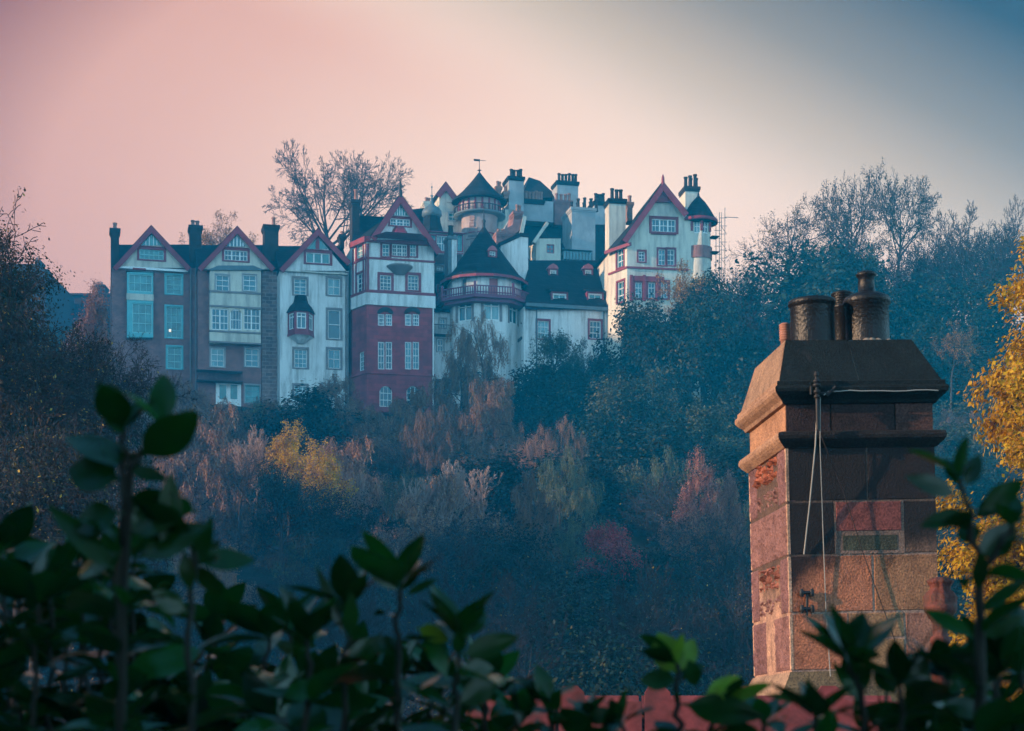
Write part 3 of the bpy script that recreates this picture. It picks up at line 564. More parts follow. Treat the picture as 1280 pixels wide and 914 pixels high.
za, zb = f.uv(506, 445)[1], f.uv(506, 1150)[1]; fx.wall([(0, zb), (fx.len, zb), (fx.len, za), (0, za)], 'cream', px=False)
m = MB(); m.add([(uL-1.0, 2.4, zb), (uL-1.0, 9, zb), (uL-1.0, 9, za), (uL-1.0, 2.4, za)], [(0, 1, 2, 3)]); m.build('side_wall', M['cream'], h.root)
g = h.plane(-.3); m = MB(); g.ppoly(m, [(616, 255), (703, 255), (660, 200)], -.25, .02); m.build('gable_panel', M['red'], h.root)
A = (660, 186); boards(h, g, A, (492, 428), (762, 312), .3, .3); gable_roof(h, g, A, (492, 428), (762, 312), .32, 9)
p = g.uv(*A); q = g.pt(p[0], 0, .3); m = MB(); m.lathe(q.x, q.y, [(.15, p[1]), (.12, p[1]+.6), (.02, p[1]+.9)], 8); m.build('finial', M['red'], h.root)
ap = h.at(560, 270, 3.0); m = MB(); z0 = f.uv(506, 445)[1]
m.add([(uL-1.3, 2.2, z0), (uL+.1, -.5, z0), (g.uv(495, 430)[0]+.1, -.3, z0+.4), (ap.x+.6, 3.0, ap.z), (uL-1.3, 9, z0), (ap.x+.6, 9, ap.z)], [(0, 1, 2, 3), (0, 3, 5, 4)]); m.build('roof', M['slate'], h.root)
m = MB(); z = z0; f_b = [(uL-2.95, 2.3), (uL, -.62)]; fq = Fac(h, (uL-1.3, 2.2), (uL+.1, -.55)); fq.obox(m, -.1, fq.len+.1, z-.2, z+.06, -.1, .1); m.build('eaves_board', M['red'], h.root)
m = MB()
for y, hg, pr in ((541, .16, .1), (582, .42, .14)):
    z = f.uv(560, y)[1]; f.obox(m, uL+(0 if y < 560 else .5), f.uv(775 if y < 560 else 668, y)[0], z-hg, z, -.03, pr)
    if y < 560: fx.obox(m, 0, fx.len+.06, z-hg, z, -.03, pr-.003)
m.build('timber', M['red'], h.root)
for q in ((520, 575, 532, 690, .16), (577, 575, 589, 690, .16), (634, 575, 646, 690, .16), (612, 392, 723, 400, .16), (636, 456, 720, 460, .1), (605, 318, 724, 324, .12)): m = MB(); f.pbox(m, *q[:4], -.02, q[4]); m.build('timber', M['red'], h.root)
x0, x1 = f.uv(776, 420)[0], f.uv(884, 420)[0]; rt = (x1-x0)/2; tx = (x0+x1)/2; ty = rt*.75; ze = f.uv(800, 330)[1]; n = 8
zs1, zs0 = f.uv(800, 447)[1], f.uv(800, 500)[1]
for i in range(n):
    a0, a1 = -math.pi+i*2*math.pi/n, -math.pi+(i+1)*2*math.pi/n; fa = Fac(h, (tx+rt*math.cos(a0), ty+rt*math.sin(a0)), (tx+rt*math.cos(a1), ty+rt*math.sin(a1)))
    if i in (0, 1, 2, 3):
        z0, z1 = f.uv(800, 392)[1], f.uv(800, 338)[1]; fa.holes.append((.13, fa.len-.13, z0, z1)); k = MB(); [fa.obox(k, u, u+.06, z0, z1, -.15, -.07) for u in (.13, fa.len/2-.03, fa.len-.19)]; fa.obox(k, .13, fa.len-.13, z0, z0+.08, -.15, -.068); fa.obox(k, .13, fa.len-.13, (z0+z1)/2, (z0+z1)/2+.06, -.15, -.075); wq = k.build('window', M['winwhite'], h.root)
        gq = MB(); gq.add([fa.pt(.13, z0, -.13), fa.pt(fa.len-.13, z0, -.13), fa.pt(fa.len-.13, z1, -.13), fa.pt(.13, z1, -.13)], [(0, 1, 2, 3)]); gq.build('pane', M['glass'], wq)
    fa.wall([(0, zs1), (fa.len, zs1), (fa.len, ze+.1), (0, ze+.1)], 'cream', 'turret_wall', px=False)
m = MB(); m.lathe(tx, ty, [(rt+.005, zs0-14), (rt+.005, zs0-.004)], 24, cap=False); m.build('turret_wall', M['cream'], h.root)
m = MB(); m.lathe(tx, ty, [(rt+.09, zs0), (rt+.09, zs1)], 24); m.build('stone_band', M['brick'], h.root)
m = MB()
for a in (-math.pi*.75, -math.pi*.5, -math.pi*.25): m.box(tx+(rt+.04)*math.cos(a)-.1, tx+(rt+.04)*math.cos(a)+.1, ty+(rt+.04)*math.sin(a)-.08, ty+(rt+.04)*math.sin(a)+.08, zs1+1.2, ze)
m.build('timber', M['red'], h.root)
m = MB(); zt = h.at(810, 226, ty).z; m.lathe(tx, ty, [(rt, ze-.25), (rt+.5, ze-.05), (rt+.5, ze+.08), (rt*1.28, ze+.38), (rt*1.08, ze+.75), (rt*.84, ze+1.15), (rt*.55, ze+1.6), (rt*.28, ze+1.9), (rt*.12, ze+2.1), (.03, ze+2.5)], 24); m.build('turret_roof', M['slate'], h.root)
m = MB(); m.lathe(tx, ty, [(rt+.51, ze-.16), (rt+.56, ze-.16), (rt+.56, ze+.1), (rt+.51, ze+.1), (rt+.51, ze-.16)], 24, cap=False); m.build('fascia', M['red'], h.root)
h.plane(3.4).chimney(762, 192, 822, 300, 1.8, 'cream', (768, 778, 790, 800, 814), 46, pw=.42, cop='darkstone', potmat='darkpot', rows=2)
h.plane(2.6).chimney(427, 246, 500, 460, 1.6, 'cream', (440, 460, 478), 44, pw=.42, cop='slate', potmat='darkpot')
h.plane(4.4).chimney(507, 262, 530, 340, 1.2, 'pot', (517,), 30, pw=.4)

# ---------------------------------------------------------------- buildings behind, on the higher ground
h = House('turreted_hall', 'white round tower with tall slate cone and weathervane rising behind the others', 'tower', 605, 400, 172, cC); f = h.front
x0, x1 = f.uv(190, 400)[0], f.uv(352, 400)[0]; r = (x1-x0)/2; cx = (x0+x1)/2; Z = lambda y: f.uv(272, y)[1]
m = MB(); m.lathe(cx, r, [(r, Z(700)), (r, Z(322)), (r*1.12, Z(300)), (r*1.12, Z(240))], 24); m.build('wall', M['pinkharl'], h.root)
m = MB()
for k in range(18):
    a = 2*math.pi*k/18+.1; q = (cx+r*1.13*math.cos(a), r+r*1.13*math.sin(a)); m.box(q[0]-.09, q[0]+.09, q[1]-.09, q[1]+.09, Z(300), Z(247))
m.build('timber', M['red'], h.root)
m = MB(); m.lathe(cx, r, [(r*.9, Z(318)), (r*1.45, Z(314)), (r*1.45, Z(306)), (r*.9, Z(306))], 24, cap=False); b_ = m.build('balcony', M['lead'], h.root)
m = MB(); ro = r*1.4
for i in range(40): a = 2*math.pi*i/40; e = .035; m.box(cx+ro*math.cos(a)-e, cx+ro*math.cos(a)+e, r+ro*math.sin(a)-e, r+ro*math.sin(a)+e, Z(306), Z(281))
m.lathe(cx, r, [(ro-.06, Z(281)), (ro+.06, Z(281)), (ro+.06, Z(278)), (ro-.06, Z(278)), (ro-.06, Z(281))], 40, cap=False); m.build('railing', M['iron'], b_)
m = MB(); m.lathe(cx, r, [(r*1.2, Z(244)), (r*1.55, Z(247)), (r*1.55, Z(241)), (r*.98, Z(200)), (r*.43, Z(148)), (.05, Z(104))], 24, smooth=False); rf = m.build('roof', M['slate'], h.root)
m = MB(); m.lathe(cx, r, [(.07, Z(108)), (.06, Z(98)), (.22, Z(96)), (.04, Z(92)), (.03, Z(62)), (.03, Z(44))], 8); m.box(cx-.55, cx+.05, r-.03, r+.03, Z(54), Z(45)); m.box(cx+.05, cx+.6, r-.02, r+.02, Z(50), Z(48)); m.build('weathervane', M['iron'], rf)
def curved(cx, r, a, z0, z1, wd, mtl, nm, pr=.05):
    p = (cx+r*math.cos(a), r+r*math.sin(a)); t = (-math.sin(a)*wd/2, math.cos(a)*wd/2); fa = Fac(h, (p[0]-t[0], p[1]-t[1]), (p[0]+t[0], p[1]+t[1])); m = MB(); fa.obox(m, 0, wd, z0, z1, -.2, pr); return m.build(nm, M[mtl], h.root), fa
for a, wd, mtl in ((-1.95, .9, 'winwhite'), (-1.2, 1.0, 'lead')):
    wq, fa = curved(cx, r*1.12, a, Z(302), Z(258), wd, mtl, 'window', .04); k = MB(); fa.obox(k, .13, wd-.13, Z(300), Z(262), -.1, .06); k.build('pane', M['glass'], wq)
rng = random.Random(3); m = MB()
for i in range(14):
    wd = rng.choice((.5, .8, 1.05)); a = -2.2+rng.uniform(-.05, .05); p = (cx+r*math.cos(a), r+r*math.sin(a)); t = (-math.sin(a)*wd/2, math.cos(a)*wd/2); fa = Fac(h, (p[0]-t[0], p[1]-t[1]), (p[0]+t[0], p[1]+t[1])); z = Z(326)-i*.58; fa.obox(m, 0, wd, z-.5, z, -.4, .06)
m.build('stone_quoin', M['rubble'], h.root)
m = MB(); m.lathe(cx, r, [(r+.1, Z(405)), (r+.1, Z(400))], 24); m.build('timber', M['red'], h.root)
# gabled wing left of it
gp = h.plane(3); gp.window(112, 312, 150, 352, 2, 2, 'winwhite', 'grey_harl', .1, 'tglass'); gp.wall([(70, 700), (186, 700), (186, 260), (150, 250), (98, 196), (70, 232)], 'cream', 'wing_wall', depth=6)
boards(h, gp, (98, 190), (62, 236), (152, 262), .2, .35); gable_roof(h, gp, (98, 190), (62, 236), (152, 262), .22, 6); m = MB(); gp.pbox(m, 105, 266, 186, 272, -.1, .1); m.build('timber', M['red'], h.root)
gp.chimney(2, 268, 30, 400, 1.4, 'cream', (10, 22), 20)
# wing on the right: white half gable, brick chimneys
gp = h.plane(2.5); gp.chimney(388, 152, 456, 420, 2.2, 'grey_harl', (399, 412, 429, 442), 32, potmat='darkpot', cop='slate', pw=.4)
gp.chimney(330, 200, 352, 240, 1.6, 'pot', (336, 346), 26); gp.chimney(366, 222, 386, 250, 1.6, 'pot', (372, 381), 26)
gp.wall([(340, 300), (440, 300), (440, 520), (340, 520)], 'cream', 'wing_wall', depth=5)
gp = h.plane(-2); gp.wall([(366, 400), (436, 400), (420, 300), (372, 380)], 'grey_harl', 'wing_wall', depth=1.5)

h = House('onion_roof_house', 'house with a bell shaped slate roof, lead onion dome and tall finial', 'house', 550, 400, 165, cE); f = h.front
f.window(70, 366, 106, 455, 2, 2, 'teal', 'red', .1, 'tglass'); f.window(112, 366, 180, 455, 5, 2, 'winwhite', 'red', .1); f.window(225, 366, 250, 455, 2, 2, 'teal', 'red', .1, 'tglass')
f.wall([(36, 350), (258, 350), (258, 800), (36, 800)], 'grey_harl', depth=7.5)
m = MB(); f.pbox(m, 30, 342, 262, 354, -.1, .4); f.pbox(m, 36, 456, 258, 464, -.05, .12); m.build('timber', M['red'], h.root)
m = MB(); f.pbox(m, 36, 466, 258, 500, -.03, .2); m.build('window_apron', M['teal'], h.root)
cx = (f.uv(30, 340)[0]+f.uv(228, 340)[0])/2; hw = (f.uv(228, 340)[0]-f.uv(30, 340)[0])/2; Z = lambda y: f.uv(120, y)[1]
def sq(prof, nm, mtl, par): 
    k = MB(); k.lathe(cx, 3.75, [(r_*1.414 if False else r_, z) for r_, z in prof], 8, math.pi/8, smooth=False); return k.build(nm, M[mtl], par)
rf = sq([(hw*1.06, Z(346)), (hw*.82, Z(318)), (hw*.62, Z(280)), (hw*.50, Z(240)), (hw*.46, Z(206))], 'roof', 'slate', h.root)
k = MB(); k.lathe(cx, 3.75, [(hw*.46, Z(205)), (hw*.56, Z(196)), (hw*.55, Z(176)), (hw*.42, Z(156)), (hw*.22, Z(142)), (hw*.10, Z(128)), (.12, Z(100)), (.06, Z(92)), (.18, Z(86)), (.04, Z(80)), (.03, Z(40)), (.12, Z(37)), (.02, Z(33)), (.02, Z(15))], 16); k.build('onion_dome', M['lead'], rf)
pk = h.plane(5); m = MB(); a, b, c = pk.uv(-30, 330), pk.uv(60, 330), pk.uv(-20, 225); pk.poly(m, [a, b, pk.uv(70, 215), c], -6, 0); m.build('roof', M['slate'], h.root)

h = House('chimney_house', 'steep dark roofed house crowded with white chimneys and rows of clay pots behind the dormers', 'house', 720, 400, 174, cD); f = h.front
f.wall([(58, 520), (430, 520), (430, 700), (58, 700)], 'grey_harl', depth=12)
a, b, c, d = h.at(50, 520, -.3), h.at(436, 520, -.3), h.at(420, 305, 8), h.at(60, 305, 8); m = MB(); m.add([a, b, c, d, a+Vector((0, 16, 0)), b+Vector((0, 16, 0))], [(0, 1, 2, 3), (3, 2, 5, 4), (0, 3, 4), (1, 5, 2)]); m.build('roof', M['slate'], h.root)
h.plane(-.5).chimney(263, 282, 366, 520, 3.4, 'grey_harl', (270, 283, 297, 311, 325, 339, 353, 362), 32, potmat='darkpot', rows=2, pw=.4)
h.plane(6).chimney(362, 256, 408, 360, 2, 'grey_harl', (368, 380, 391, 401), 34, potmat='darkpot', pw=.42, cop='slate')
h.plane(8).chimney(199, 166, 291, 330, 2, 'grey_harl', (207, 222, 237, 252, 267, 280), 32, potmat='darkpot', pw=.42, cop='slate')
h.plane(4.5).chimney(187, 250, 262, 360, 2, 'brick', (196, 216, 236, 252), 28, pw=.45)
w_ = h.plane(4); m = MB(); w_.pbox(m, 46, 244, 182, 345, -2.5, 0); m.build('parapet_wall', M['grey_harl'], h.root); w_.chimney(50, 246, 140, 262, 1.6, 'grey_harl', (62, 76, 92, 106, 116, 128), 34, off=.2, pw=.42, cop='slate')
pr = h.plane(9); a, b, c = h.at(44, 236, 9), h.at(205, 236, 9), h.at(74, 146, 13); m = MB(); m.add([a, b, b+Vector((0, 8, 0)), a+Vector((0, 8, 0)), c, c+Vector((1.2, 0, -.3))], [(0, 1, 5, 4), (1, 2, 5), (2, 3, 4, 5), (3, 0, 4)]); m.build('roof', M['slate'], h.root)
# small gabled stair turret; a cream strip stands for its sunlit left edge
t_ = h.plane(-2.5); t_.window(152, 440, 186, 482, 2, 2, 'pinkred', None); t_.wall([(106, 416), (214, 416), (214, 560), (106, 560)], 'cream', 'stair_turret_wall', depth=4)
q0, q1 = t_.uv(98, 416), t_.uv(218, 416); cxx = (q0[0]+q1[0])/2; hw = (q1[0]-q0[0])/2; zt = t_.uv(165, 352)[1]
m = MB(); m.lathe(t_.pt(cxx, 0).x, t_.pt(cxx, 0).y+2, [(hw*1.05, q0[1]), (hw*.62, q0[1]+(zt-q0[1])*.45), (.12, zt)], 8, math.pi/8, smooth=False); m.build('stair_turret_roof', M['slate'], h.root)
m = MB(); t_.pbar(m, (97, 432), (158, 345), .28, -.05, .6); m.build('lit_edge_strip', M['cream'], h.root)
m = MB(); t_.pbox(m, 225, 470, 350, 512, -3, -.2); q = m.build('terrace_glazing', M['glass'], h.root); m = MB(); [t_.pbox(m, x, 470, x+3, 512, -.2, -.12) for x in range(225, 352, 14)]; t_.pbox(m, 222, 460, 354, 470, -3, .1); m.build('glazing_frame', M['lead'], q)

h = House('brick_stair_wing', 'ruddy brick stair wing with clay pots caught by the low sun beside the slate cone', 'house', 645, 400, 168, cC); f = h.front
m = MB(); f.ppoly(m, [(330, 470), (400, 470), (400, 430), (450, 380), (450, 310), (415, 310), (405, 370), (350, 400), (330, 404)], -2.5, 0); m.build('wall', M['brick'], h.root)
f.chimney(412, 312, 448, 345, 1.5, 'brick', (425, 438), 30); m = MB(); f.pbar(m, (445, 410), (462, 330), .35, -2, .1); m.build('skew', M['cream'], h.root)
for x in (340, 360, 385, 398): f.chimney(x-6, 408, x+6, 440, 1, 'brick', (x,), 16)

# ---------------------------------------------------------------- far tenements on the left skyline
h = House('tenement', 'low brown flat roofed tenement far behind, left of the terrace', 'building', 108, 420, 230, cP, 0); f = h.front
m = MB(); f.pbox(m, 70, 369, 150, 460, -14, 0); m.build('wall', M['tenement'], h.root); m = MB(); f.pbox(m, 68, 366.5, 152, 369, -14.2, .3); m.build('coping', M['tenement'], h.root)
f.chimney(121, 357, 130, 372, 2.5, 'tenement', (123, 127), 4, off=-3, pw=.5)
h = House('tenement', 'dark steep roofed tenement half hidden by the leafless tree at far left', 'building', 40, 420, 215, cP, 0); f = h.front
m = MB(); f.ppoly(m, [(-40, 480), (57, 480), (57, 336), (50, 336), (44, 330), (14, 330), (-40, 345)], -14, 0); m.build('wall', M['tenement'], h.root); f.chimney(45, 327, 50, 338, 2, 'tenement', (46, 49), 4, off=-2, pw=.5); f.chimney(55, 338, 59, 362, 2, 'tenement', (), 4, off=-2)

# ---------------------------------------------------------------- scaffold and garden furniture of the terrace
h = House('scaffold', 'thin steel scaffold standing against the round turret', 'scaffold', 895, 500, 151, cD); f = h.front; m = MB()
for x in (897, 912):
    for n_ in (0, 1.3): a = f.uv(x, 320 if x == 897 else 300); b = f.uv(x, 620); m.tube([f.pt(a[0], a[1], n_), f.pt(a[0], b[1], n_)], .03, 5)
for y in (345, 380, 415, 450, 485, 520): a, b = f.uv(890, y), f.uv(920, y); [m.tube([f.pt(a[0], a[1], n_), f.pt(b[0], b[1], n_)], .026, 5) for n_ in (0, 1.3)]
for y in (380, 450, 520): a, b = f.uv(893, y), f.uv(916, y+32); m.tube([f.pt(a[0], a[1], 1.36), f.pt(b[0], b[1], 1.36)], .025, 5)
a, b = f.uv(912, 341), f.uv(970, 344); m.tube([f.pt(a[0], a[1], 1.3), f.pt(b[0], b[1], 1.3)], .03, 5); m.build('pole', M['steel'], h.root)
for y in (402, 470): m = MB(); f.pbox(m, 880, y, 916, y+3, 0.1, 1.2); m.build('platform', M['tenement'], h.root)
# ------------------------------------------------------------------ ground, castle hill, haze
def sstep(a, b, x): t = np.clip((x-a)/(b-a), 0, 1); return t*t*(3-2*t)
def terrain(x, y):
    x = np.asarray(x, float); y = np.asarray(y, float)
    z = np.interp(y, [-400, -60, 4, 12, 22, 45, 70, 100, 140, 150, 161, 171, 190, 260, 420, 700], [10, 17, 18.35, 14, 13.2, 9.5, 18, 29.5, 44.6, 47.2, 49.5, 58, 63, 58, 30, 20])
    z = z+0.5*np.sin(x*.21+y*.13)+0.35*np.sin(x*.47-y*.29)*sstep(18, 30, y)
    # the crag on the left, outside the picture, that keeps the valley in shade
    crest = np.interp(y, [15, 26, 40, 58, 70, 80, 85, 91, 97, 106, 118, 150, 165, 230], [0, 38, 55, 62, 63, 60, 37, 36, 62, 74, 84, 84, 78, 30])
    d = x+64+0.0*y
    wgt = sstep(0, 1, (-d)/26.0)
    z = z+np.maximum(0, crest+2*np.sin(y*.23)+1.5*np.sin(y*.6+1)-z)*wgt
    return z
def tz(x, y): return float(terrain(x, y))
xs = np.unique(np.concatenate([np.linspace(-180, -140, 6), np.linspace(-140, -60, 41), np.linspace(-60, 80, 71), np.linspace(80, 180, 15)]))
ys = np.unique(np.concatenate([np.linspace(-120, -20, 12), np.linspace(-20, 20, 41), np.linspace(20, 200, 91), np.linspace(200, 340, 14)]))
X, Y_ = np.meshgrid(xs, ys); Z = terrain(X, Y_); nx, ny = len(xs), len(ys)
m = MB(); m.v = list(zip(X.ravel().tolist(), Y_.ravel().tolist(), Z.ravel().tolist()))
m.f = [(j*nx+i, j*nx+i+1, (j+1)*nx+i+1, (j+1)*nx+i) for j in range(ny-1) for i in range(nx-1)]; m.sm = [True]*len(m.f)
M['ground'] = mat('leaf_litter_ground', (0.022, 0.026, 0.018), 0.95, 0.5, 0.5, 0.8, 3, spec=0.1)
tag(m.build('ground', M['ground'], recalc=False), kind='structure')
hm, ht, hb = newmat('haze'); ht.nodes.remove(hb); vo = nd(ht, 'ShaderNodeVolumePrincipled')
HZ = 0.0012
vo.inputs['Density'].default_value = HZ; vo.inputs['Color'].default_value = (0.01, 0.55, 0.98, 1); vo.inputs['Anisotropy'].default_value = -0.5
ht.links.new(vo.outputs[0], ht.nodes['Material Output'].inputs['Volume'])
m = MB(); m.box(-185, 185, -125, 345, 5, 93); hz = m.build('haze', hm); tag(hz, kind='stuff')

# ------------------------------------------------------------------ the stone cottage: ridge, finial and great chimney stack
class CB:
    """coloured stone builder: every face keeps the colour of its own stone"""
    def __init__(s): s.v = []; s.f = []; s.c = []; s.sm = []
    def add(s, vs, fs, col, smooth=False):
        b = len(s.v); s.v += [tuple(p) for p in vs]
        for f in fs: s.f.append(tuple(b+i for i in f)); s.c.append(col); s.sm.append(smooth)
    def hexa(s, p, col): s.add(p, [(0,3,2,1),(4,5,6,7),(0,1,5,4),(1,2,6,5),(2,3,7,6),(3,0,4,7)], col)
    def build(s, name, mtl, parent=None):
        me = bpy.data.meshes.new(name); me.from_pydata(s.v, [], s.f); me.polygons.foreach_set('use_smooth', s.sm)
        at = me.color_attributes.new('stone', 'FLOAT_COLOR', 'CORNER'); arr = []
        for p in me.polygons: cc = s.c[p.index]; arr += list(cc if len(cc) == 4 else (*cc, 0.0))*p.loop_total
        at.data.foreach_set('color', arr); me.materials.append(mtl)
        bm = bmesh.new(); bm.from_mesh(me); bmesh.ops.recalc_face_normals(bm, faces=bm.faces); bm.to_mesh(me); bm.free()
        o = bpy.data.objects.new(name, me); COL.objects.link(o); o.parent = parent; return o
def stonemat():
    m, t, b = newmat('weathered_sandstone')
    at = nd(t, 'ShaderNodeVertexColor'); at.layer_name = 'stone'; co = nd(t, 'ShaderNodeTexCoord')
    nz = nd(t, 'ShaderNodeTexNoise'); nz.inputs['Scale'].default_value = 4; nz.inputs['Detail'].default_value = 9; nz.inputs['Roughness'].default_value = 0.7; t.links.new(co.outputs['Object'], nz.inputs['Vector'])
    rp = ramp(t, [(0.28, (0.45, 0.42, 0.42)), (0.5, (0.95, 0.95, 0.95)), (0.75, (1.35, 1.3, 1.2))]); t.links.new(nz.outputs['Fac'], rp.inputs[0])
    mx = nd(t, 'ShaderNodeMix', data_type='RGBA'); mx.blend_type = 'MULTIPLY'; mx.inputs[0].default_value = 1.0; t.links.new(at.outputs['Color'], mx.inputs[6]); t.links.new(rp.outputs[0], mx.inputs[7])
    sp = nd(t, 'ShaderNodeTexNoise'); sp.inputs['Scale'].default_value = 55; sp.inputs['Detail'].default_value = 4; t.links.new(co.outputs['Object'], sp.inputs['Vector'])
    s2 = ramp(t, [(0.36, (0.34, 0.30, 0.34)), (0.62, (1.35, 1.3, 1.25))]); t.links.new(sp.outputs['Fac'], s2.inputs[0])
    m2 = nd(t, 'ShaderNodeMix', data_type='RGBA'); m2.blend_type = 'MULTIPLY'; m2.inputs[0].default_value = 0.6; t.links.new(mx.outputs[2], m2.inputs[6]); t.links.new(s2.outputs[0], m2.inputs[7])
    # lime streaks and run-off
    mp = nd(t, 'ShaderNodeMapping'); mp.inputs['Scale'].default_value = (9, 9, 0.9); t.links.new(co.outputs['Object'], mp.inputs[0])
    n4 = nd(t, 'ShaderNodeTexNoise'); n4.inputs['Scale'].default_value = 1; n4.inputs['Detail'].default_value = 5; t.links.new(mp.outputs[0], n4.inputs['Vector'])
    m3 = mixc(t, maprange(t, n4.outputs['Fac'], 0.62, 0.75, True, 0, 0.55), m2.outputs[2], (0.035, 0.03, 0.03))
    # darker tone: heavier towards the top and left edge, ragged below, scaled by face alpha
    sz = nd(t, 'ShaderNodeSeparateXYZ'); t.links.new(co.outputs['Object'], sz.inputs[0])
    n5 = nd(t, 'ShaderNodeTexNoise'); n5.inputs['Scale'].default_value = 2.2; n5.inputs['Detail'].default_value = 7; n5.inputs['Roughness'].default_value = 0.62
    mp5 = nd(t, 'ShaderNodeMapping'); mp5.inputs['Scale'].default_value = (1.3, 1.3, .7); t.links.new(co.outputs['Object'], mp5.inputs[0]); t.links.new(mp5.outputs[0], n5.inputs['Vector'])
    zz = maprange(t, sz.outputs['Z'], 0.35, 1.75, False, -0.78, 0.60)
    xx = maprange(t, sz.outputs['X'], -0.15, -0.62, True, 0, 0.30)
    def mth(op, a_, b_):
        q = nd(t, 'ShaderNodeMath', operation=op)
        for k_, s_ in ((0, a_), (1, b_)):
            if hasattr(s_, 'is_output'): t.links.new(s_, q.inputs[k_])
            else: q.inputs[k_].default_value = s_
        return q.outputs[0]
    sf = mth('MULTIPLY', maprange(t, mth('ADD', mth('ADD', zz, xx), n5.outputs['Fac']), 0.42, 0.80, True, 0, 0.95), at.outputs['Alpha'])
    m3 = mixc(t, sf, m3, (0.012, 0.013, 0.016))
    t.links.new(m3, b.inputs['Base Color']); b.inputs['Roughness'].default_value = 0.9; b.inputs['Specular IOR Level'].default_value = 0.25
    v = nd(t, 'ShaderNodeTexVoronoi'); v.inputs['Scale'].default_value = 75; t.links.new(co.outputs['Object'], v.inputs['Vector'])
    ad = nd(t, 'ShaderNodeMath', operation='MULTIPLY_ADD'); t.links.new(v.outputs['Distance'], ad.inputs[0]); ad.inputs[1].default_value = 0.5; t.links.new(nz.outputs['Fac'], ad.inputs[2])
    bp = nd(t, 'ShaderNodeBump'); bp.inputs['Strength'].default_value = 0.8; bp.inputs['Distance'].default_value = 0.010; t.links.new(ad.outputs[0], bp.inputs['Height']); t.links.new(bp.outputs[0], b.inputs['Normal'])
    return m
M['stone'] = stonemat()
M['redtile'] = mat('red_ridge_tile', (0.23, 0.046, 0.048), 0.8, 0.4, 5, 0.15, 40, stain=(0.05, 0.03, 0.03), stain_amt=0.6, stain_scale=(3, 3, 3))
M['terracotta'] = mat('terracotta', (0.13, 0.036, 0.028), 0.7, 0.5, 9, 0.4, 60, stain=(0.06, 0.035, 0.03), stain_amt=0.8, stain_scale=(8, 8, 8))
M['blackpot'] = mat('soot_black_pot', (0.009, 0.009, 0.012), 0.38, 0.35, 8, 0.3, 40)
M['cable'] = mat('pale_cable', (0.35, 0.33, 0.3), 0.6, 0.1, 8)
M['tile'] = brickmat('clay_roof_tile', (0.17, 0.05, 0.04), (0.11, 0.04, 0.035), (0.03, 0.015, 0.015), 0.25, 0.3, 0.02)
gz = 13.9
cot = empty('stone_cottage', (1.2, 14.2, gz), 0, 'cottage roof with red crested ridge, urn finial and massive sandstone chimney stack', 'cottage')
YR = 14.2; rz = EYE+(930-884)*K*YR-gz    # ridge height above the cottage floor
x0, x1 = -1.56, 2.3
m = MB(); m.box(x0+.3, x1-.3, -3.6, 3.6, -.4, 2.9); m.v += []; m.prism([(x0+.3, -3.6, 2.902), (x0+.3, 3.6, 2.902), (x0+.3, 0, rz-.25)], [(x1-.3, -3.6, 2.902), (x1-.3, 3.6, 2.902), (x1-.3, 0, rz-.25)]); m.build('wall', M['tenement'], cot)
m = MB(); s_ = (rz-2.75)/3.9
for sg in (-1, 1): m.hexa([(x0, sg*4.1, 2.6), (x1, sg*4.1, 2.6), (x1, sg*.02, rz-.08), (x0, sg*.02, rz-.08), (x0, sg*4.1, 2.75), (x1, sg*4.1, 2.75), (x1, sg*.02, rz+.02), (x0, sg*.02, rz+.02)])
m.build('roof', M['tile'], cot)
def ridge_tile(xa, xb, tall, idx):
    m = MB(); z = rz; k = .012
    m.prism([(xa+k, -.14, z-.04), (xa+k, 0, z+.09), (xa+k, .14, z-.04), (xa+k, .10, z-.04), (xa+k, -.10, z-.04)], [(xb-k, -.14, z-.04), (xb-k, 0, z+.09), (xb-k, .14, z-.04), (xb-k, .10, z-.04), (xb-k, -.10, z-.04)])
    hc = z+.035; w2 = .022
    pts = [(xa+k, z-.34), (xb-k, z-.34), (xb-k, hc), (xa+k+.26, hc), (xa+k+.20, hc+.02), (xa+k+.19, hc+.075), (xa+k+.14, hc+.12), (xa+k+.035, hc+.12), (xa+k, hc+.07)]
    m.prism([(a, -.36, b) for a, b in pts], [(a, -.315, b) for a, b in pts]); return m.build('ridge_tile', M['redtile'], cot)
sp = 105*K*YR; xa = (800-640)*K*YR-1.2; i0 = -2
for i in range(i0, 4):
    a = xa+i*sp
    if a+sp > x1: break
    ridge_tile(a, a+sp, True, i)
# finial on the gable end
fx_ = (1166-640)*K*YR-1.2; S = K*YR; zf = lambda y: EYE+(930-y)*S-gz
m = MB(); prof = [(.075, zf(905)), (.07, zf(808)), (.085, zf(806)), (.085, zf(800)), (.062, zf(797)), (.066, zf(782)), (.10, zf(775)), (.135, zf(769)), (.15, zf(765)), (.15, zf(760)), (.125, zf(756)), (.13, zf(750)), (.105, zf(744)), (.08, zf(741)), (.078, zf(737)), (.095, zf(733)), (.105, zf(730)), (.06, zf(726)), (.02, zf(725))]
n = 24; vs = []
for r, z in prof:
    r *= .84
    fl = .22 if z > zf(757) else (.08 if z < zf(770) else .0)
    for i in range(n): a = 2*math.pi*i/n; q = r*(1+fl*math.cos(8*a)); vs.append((fx_+q*math.cos(a), -.25+q*math.sin(a), z))
m.add(vs, [(j*n+i, j*n+(i+1) % n, (j+1)*n+(i+1) % n, (j+1)*n+i) for j in range(len(prof)-1) for i in range(n)]+[tuple(range(n))], True); m.build('finial', M['terracotta'], cot)

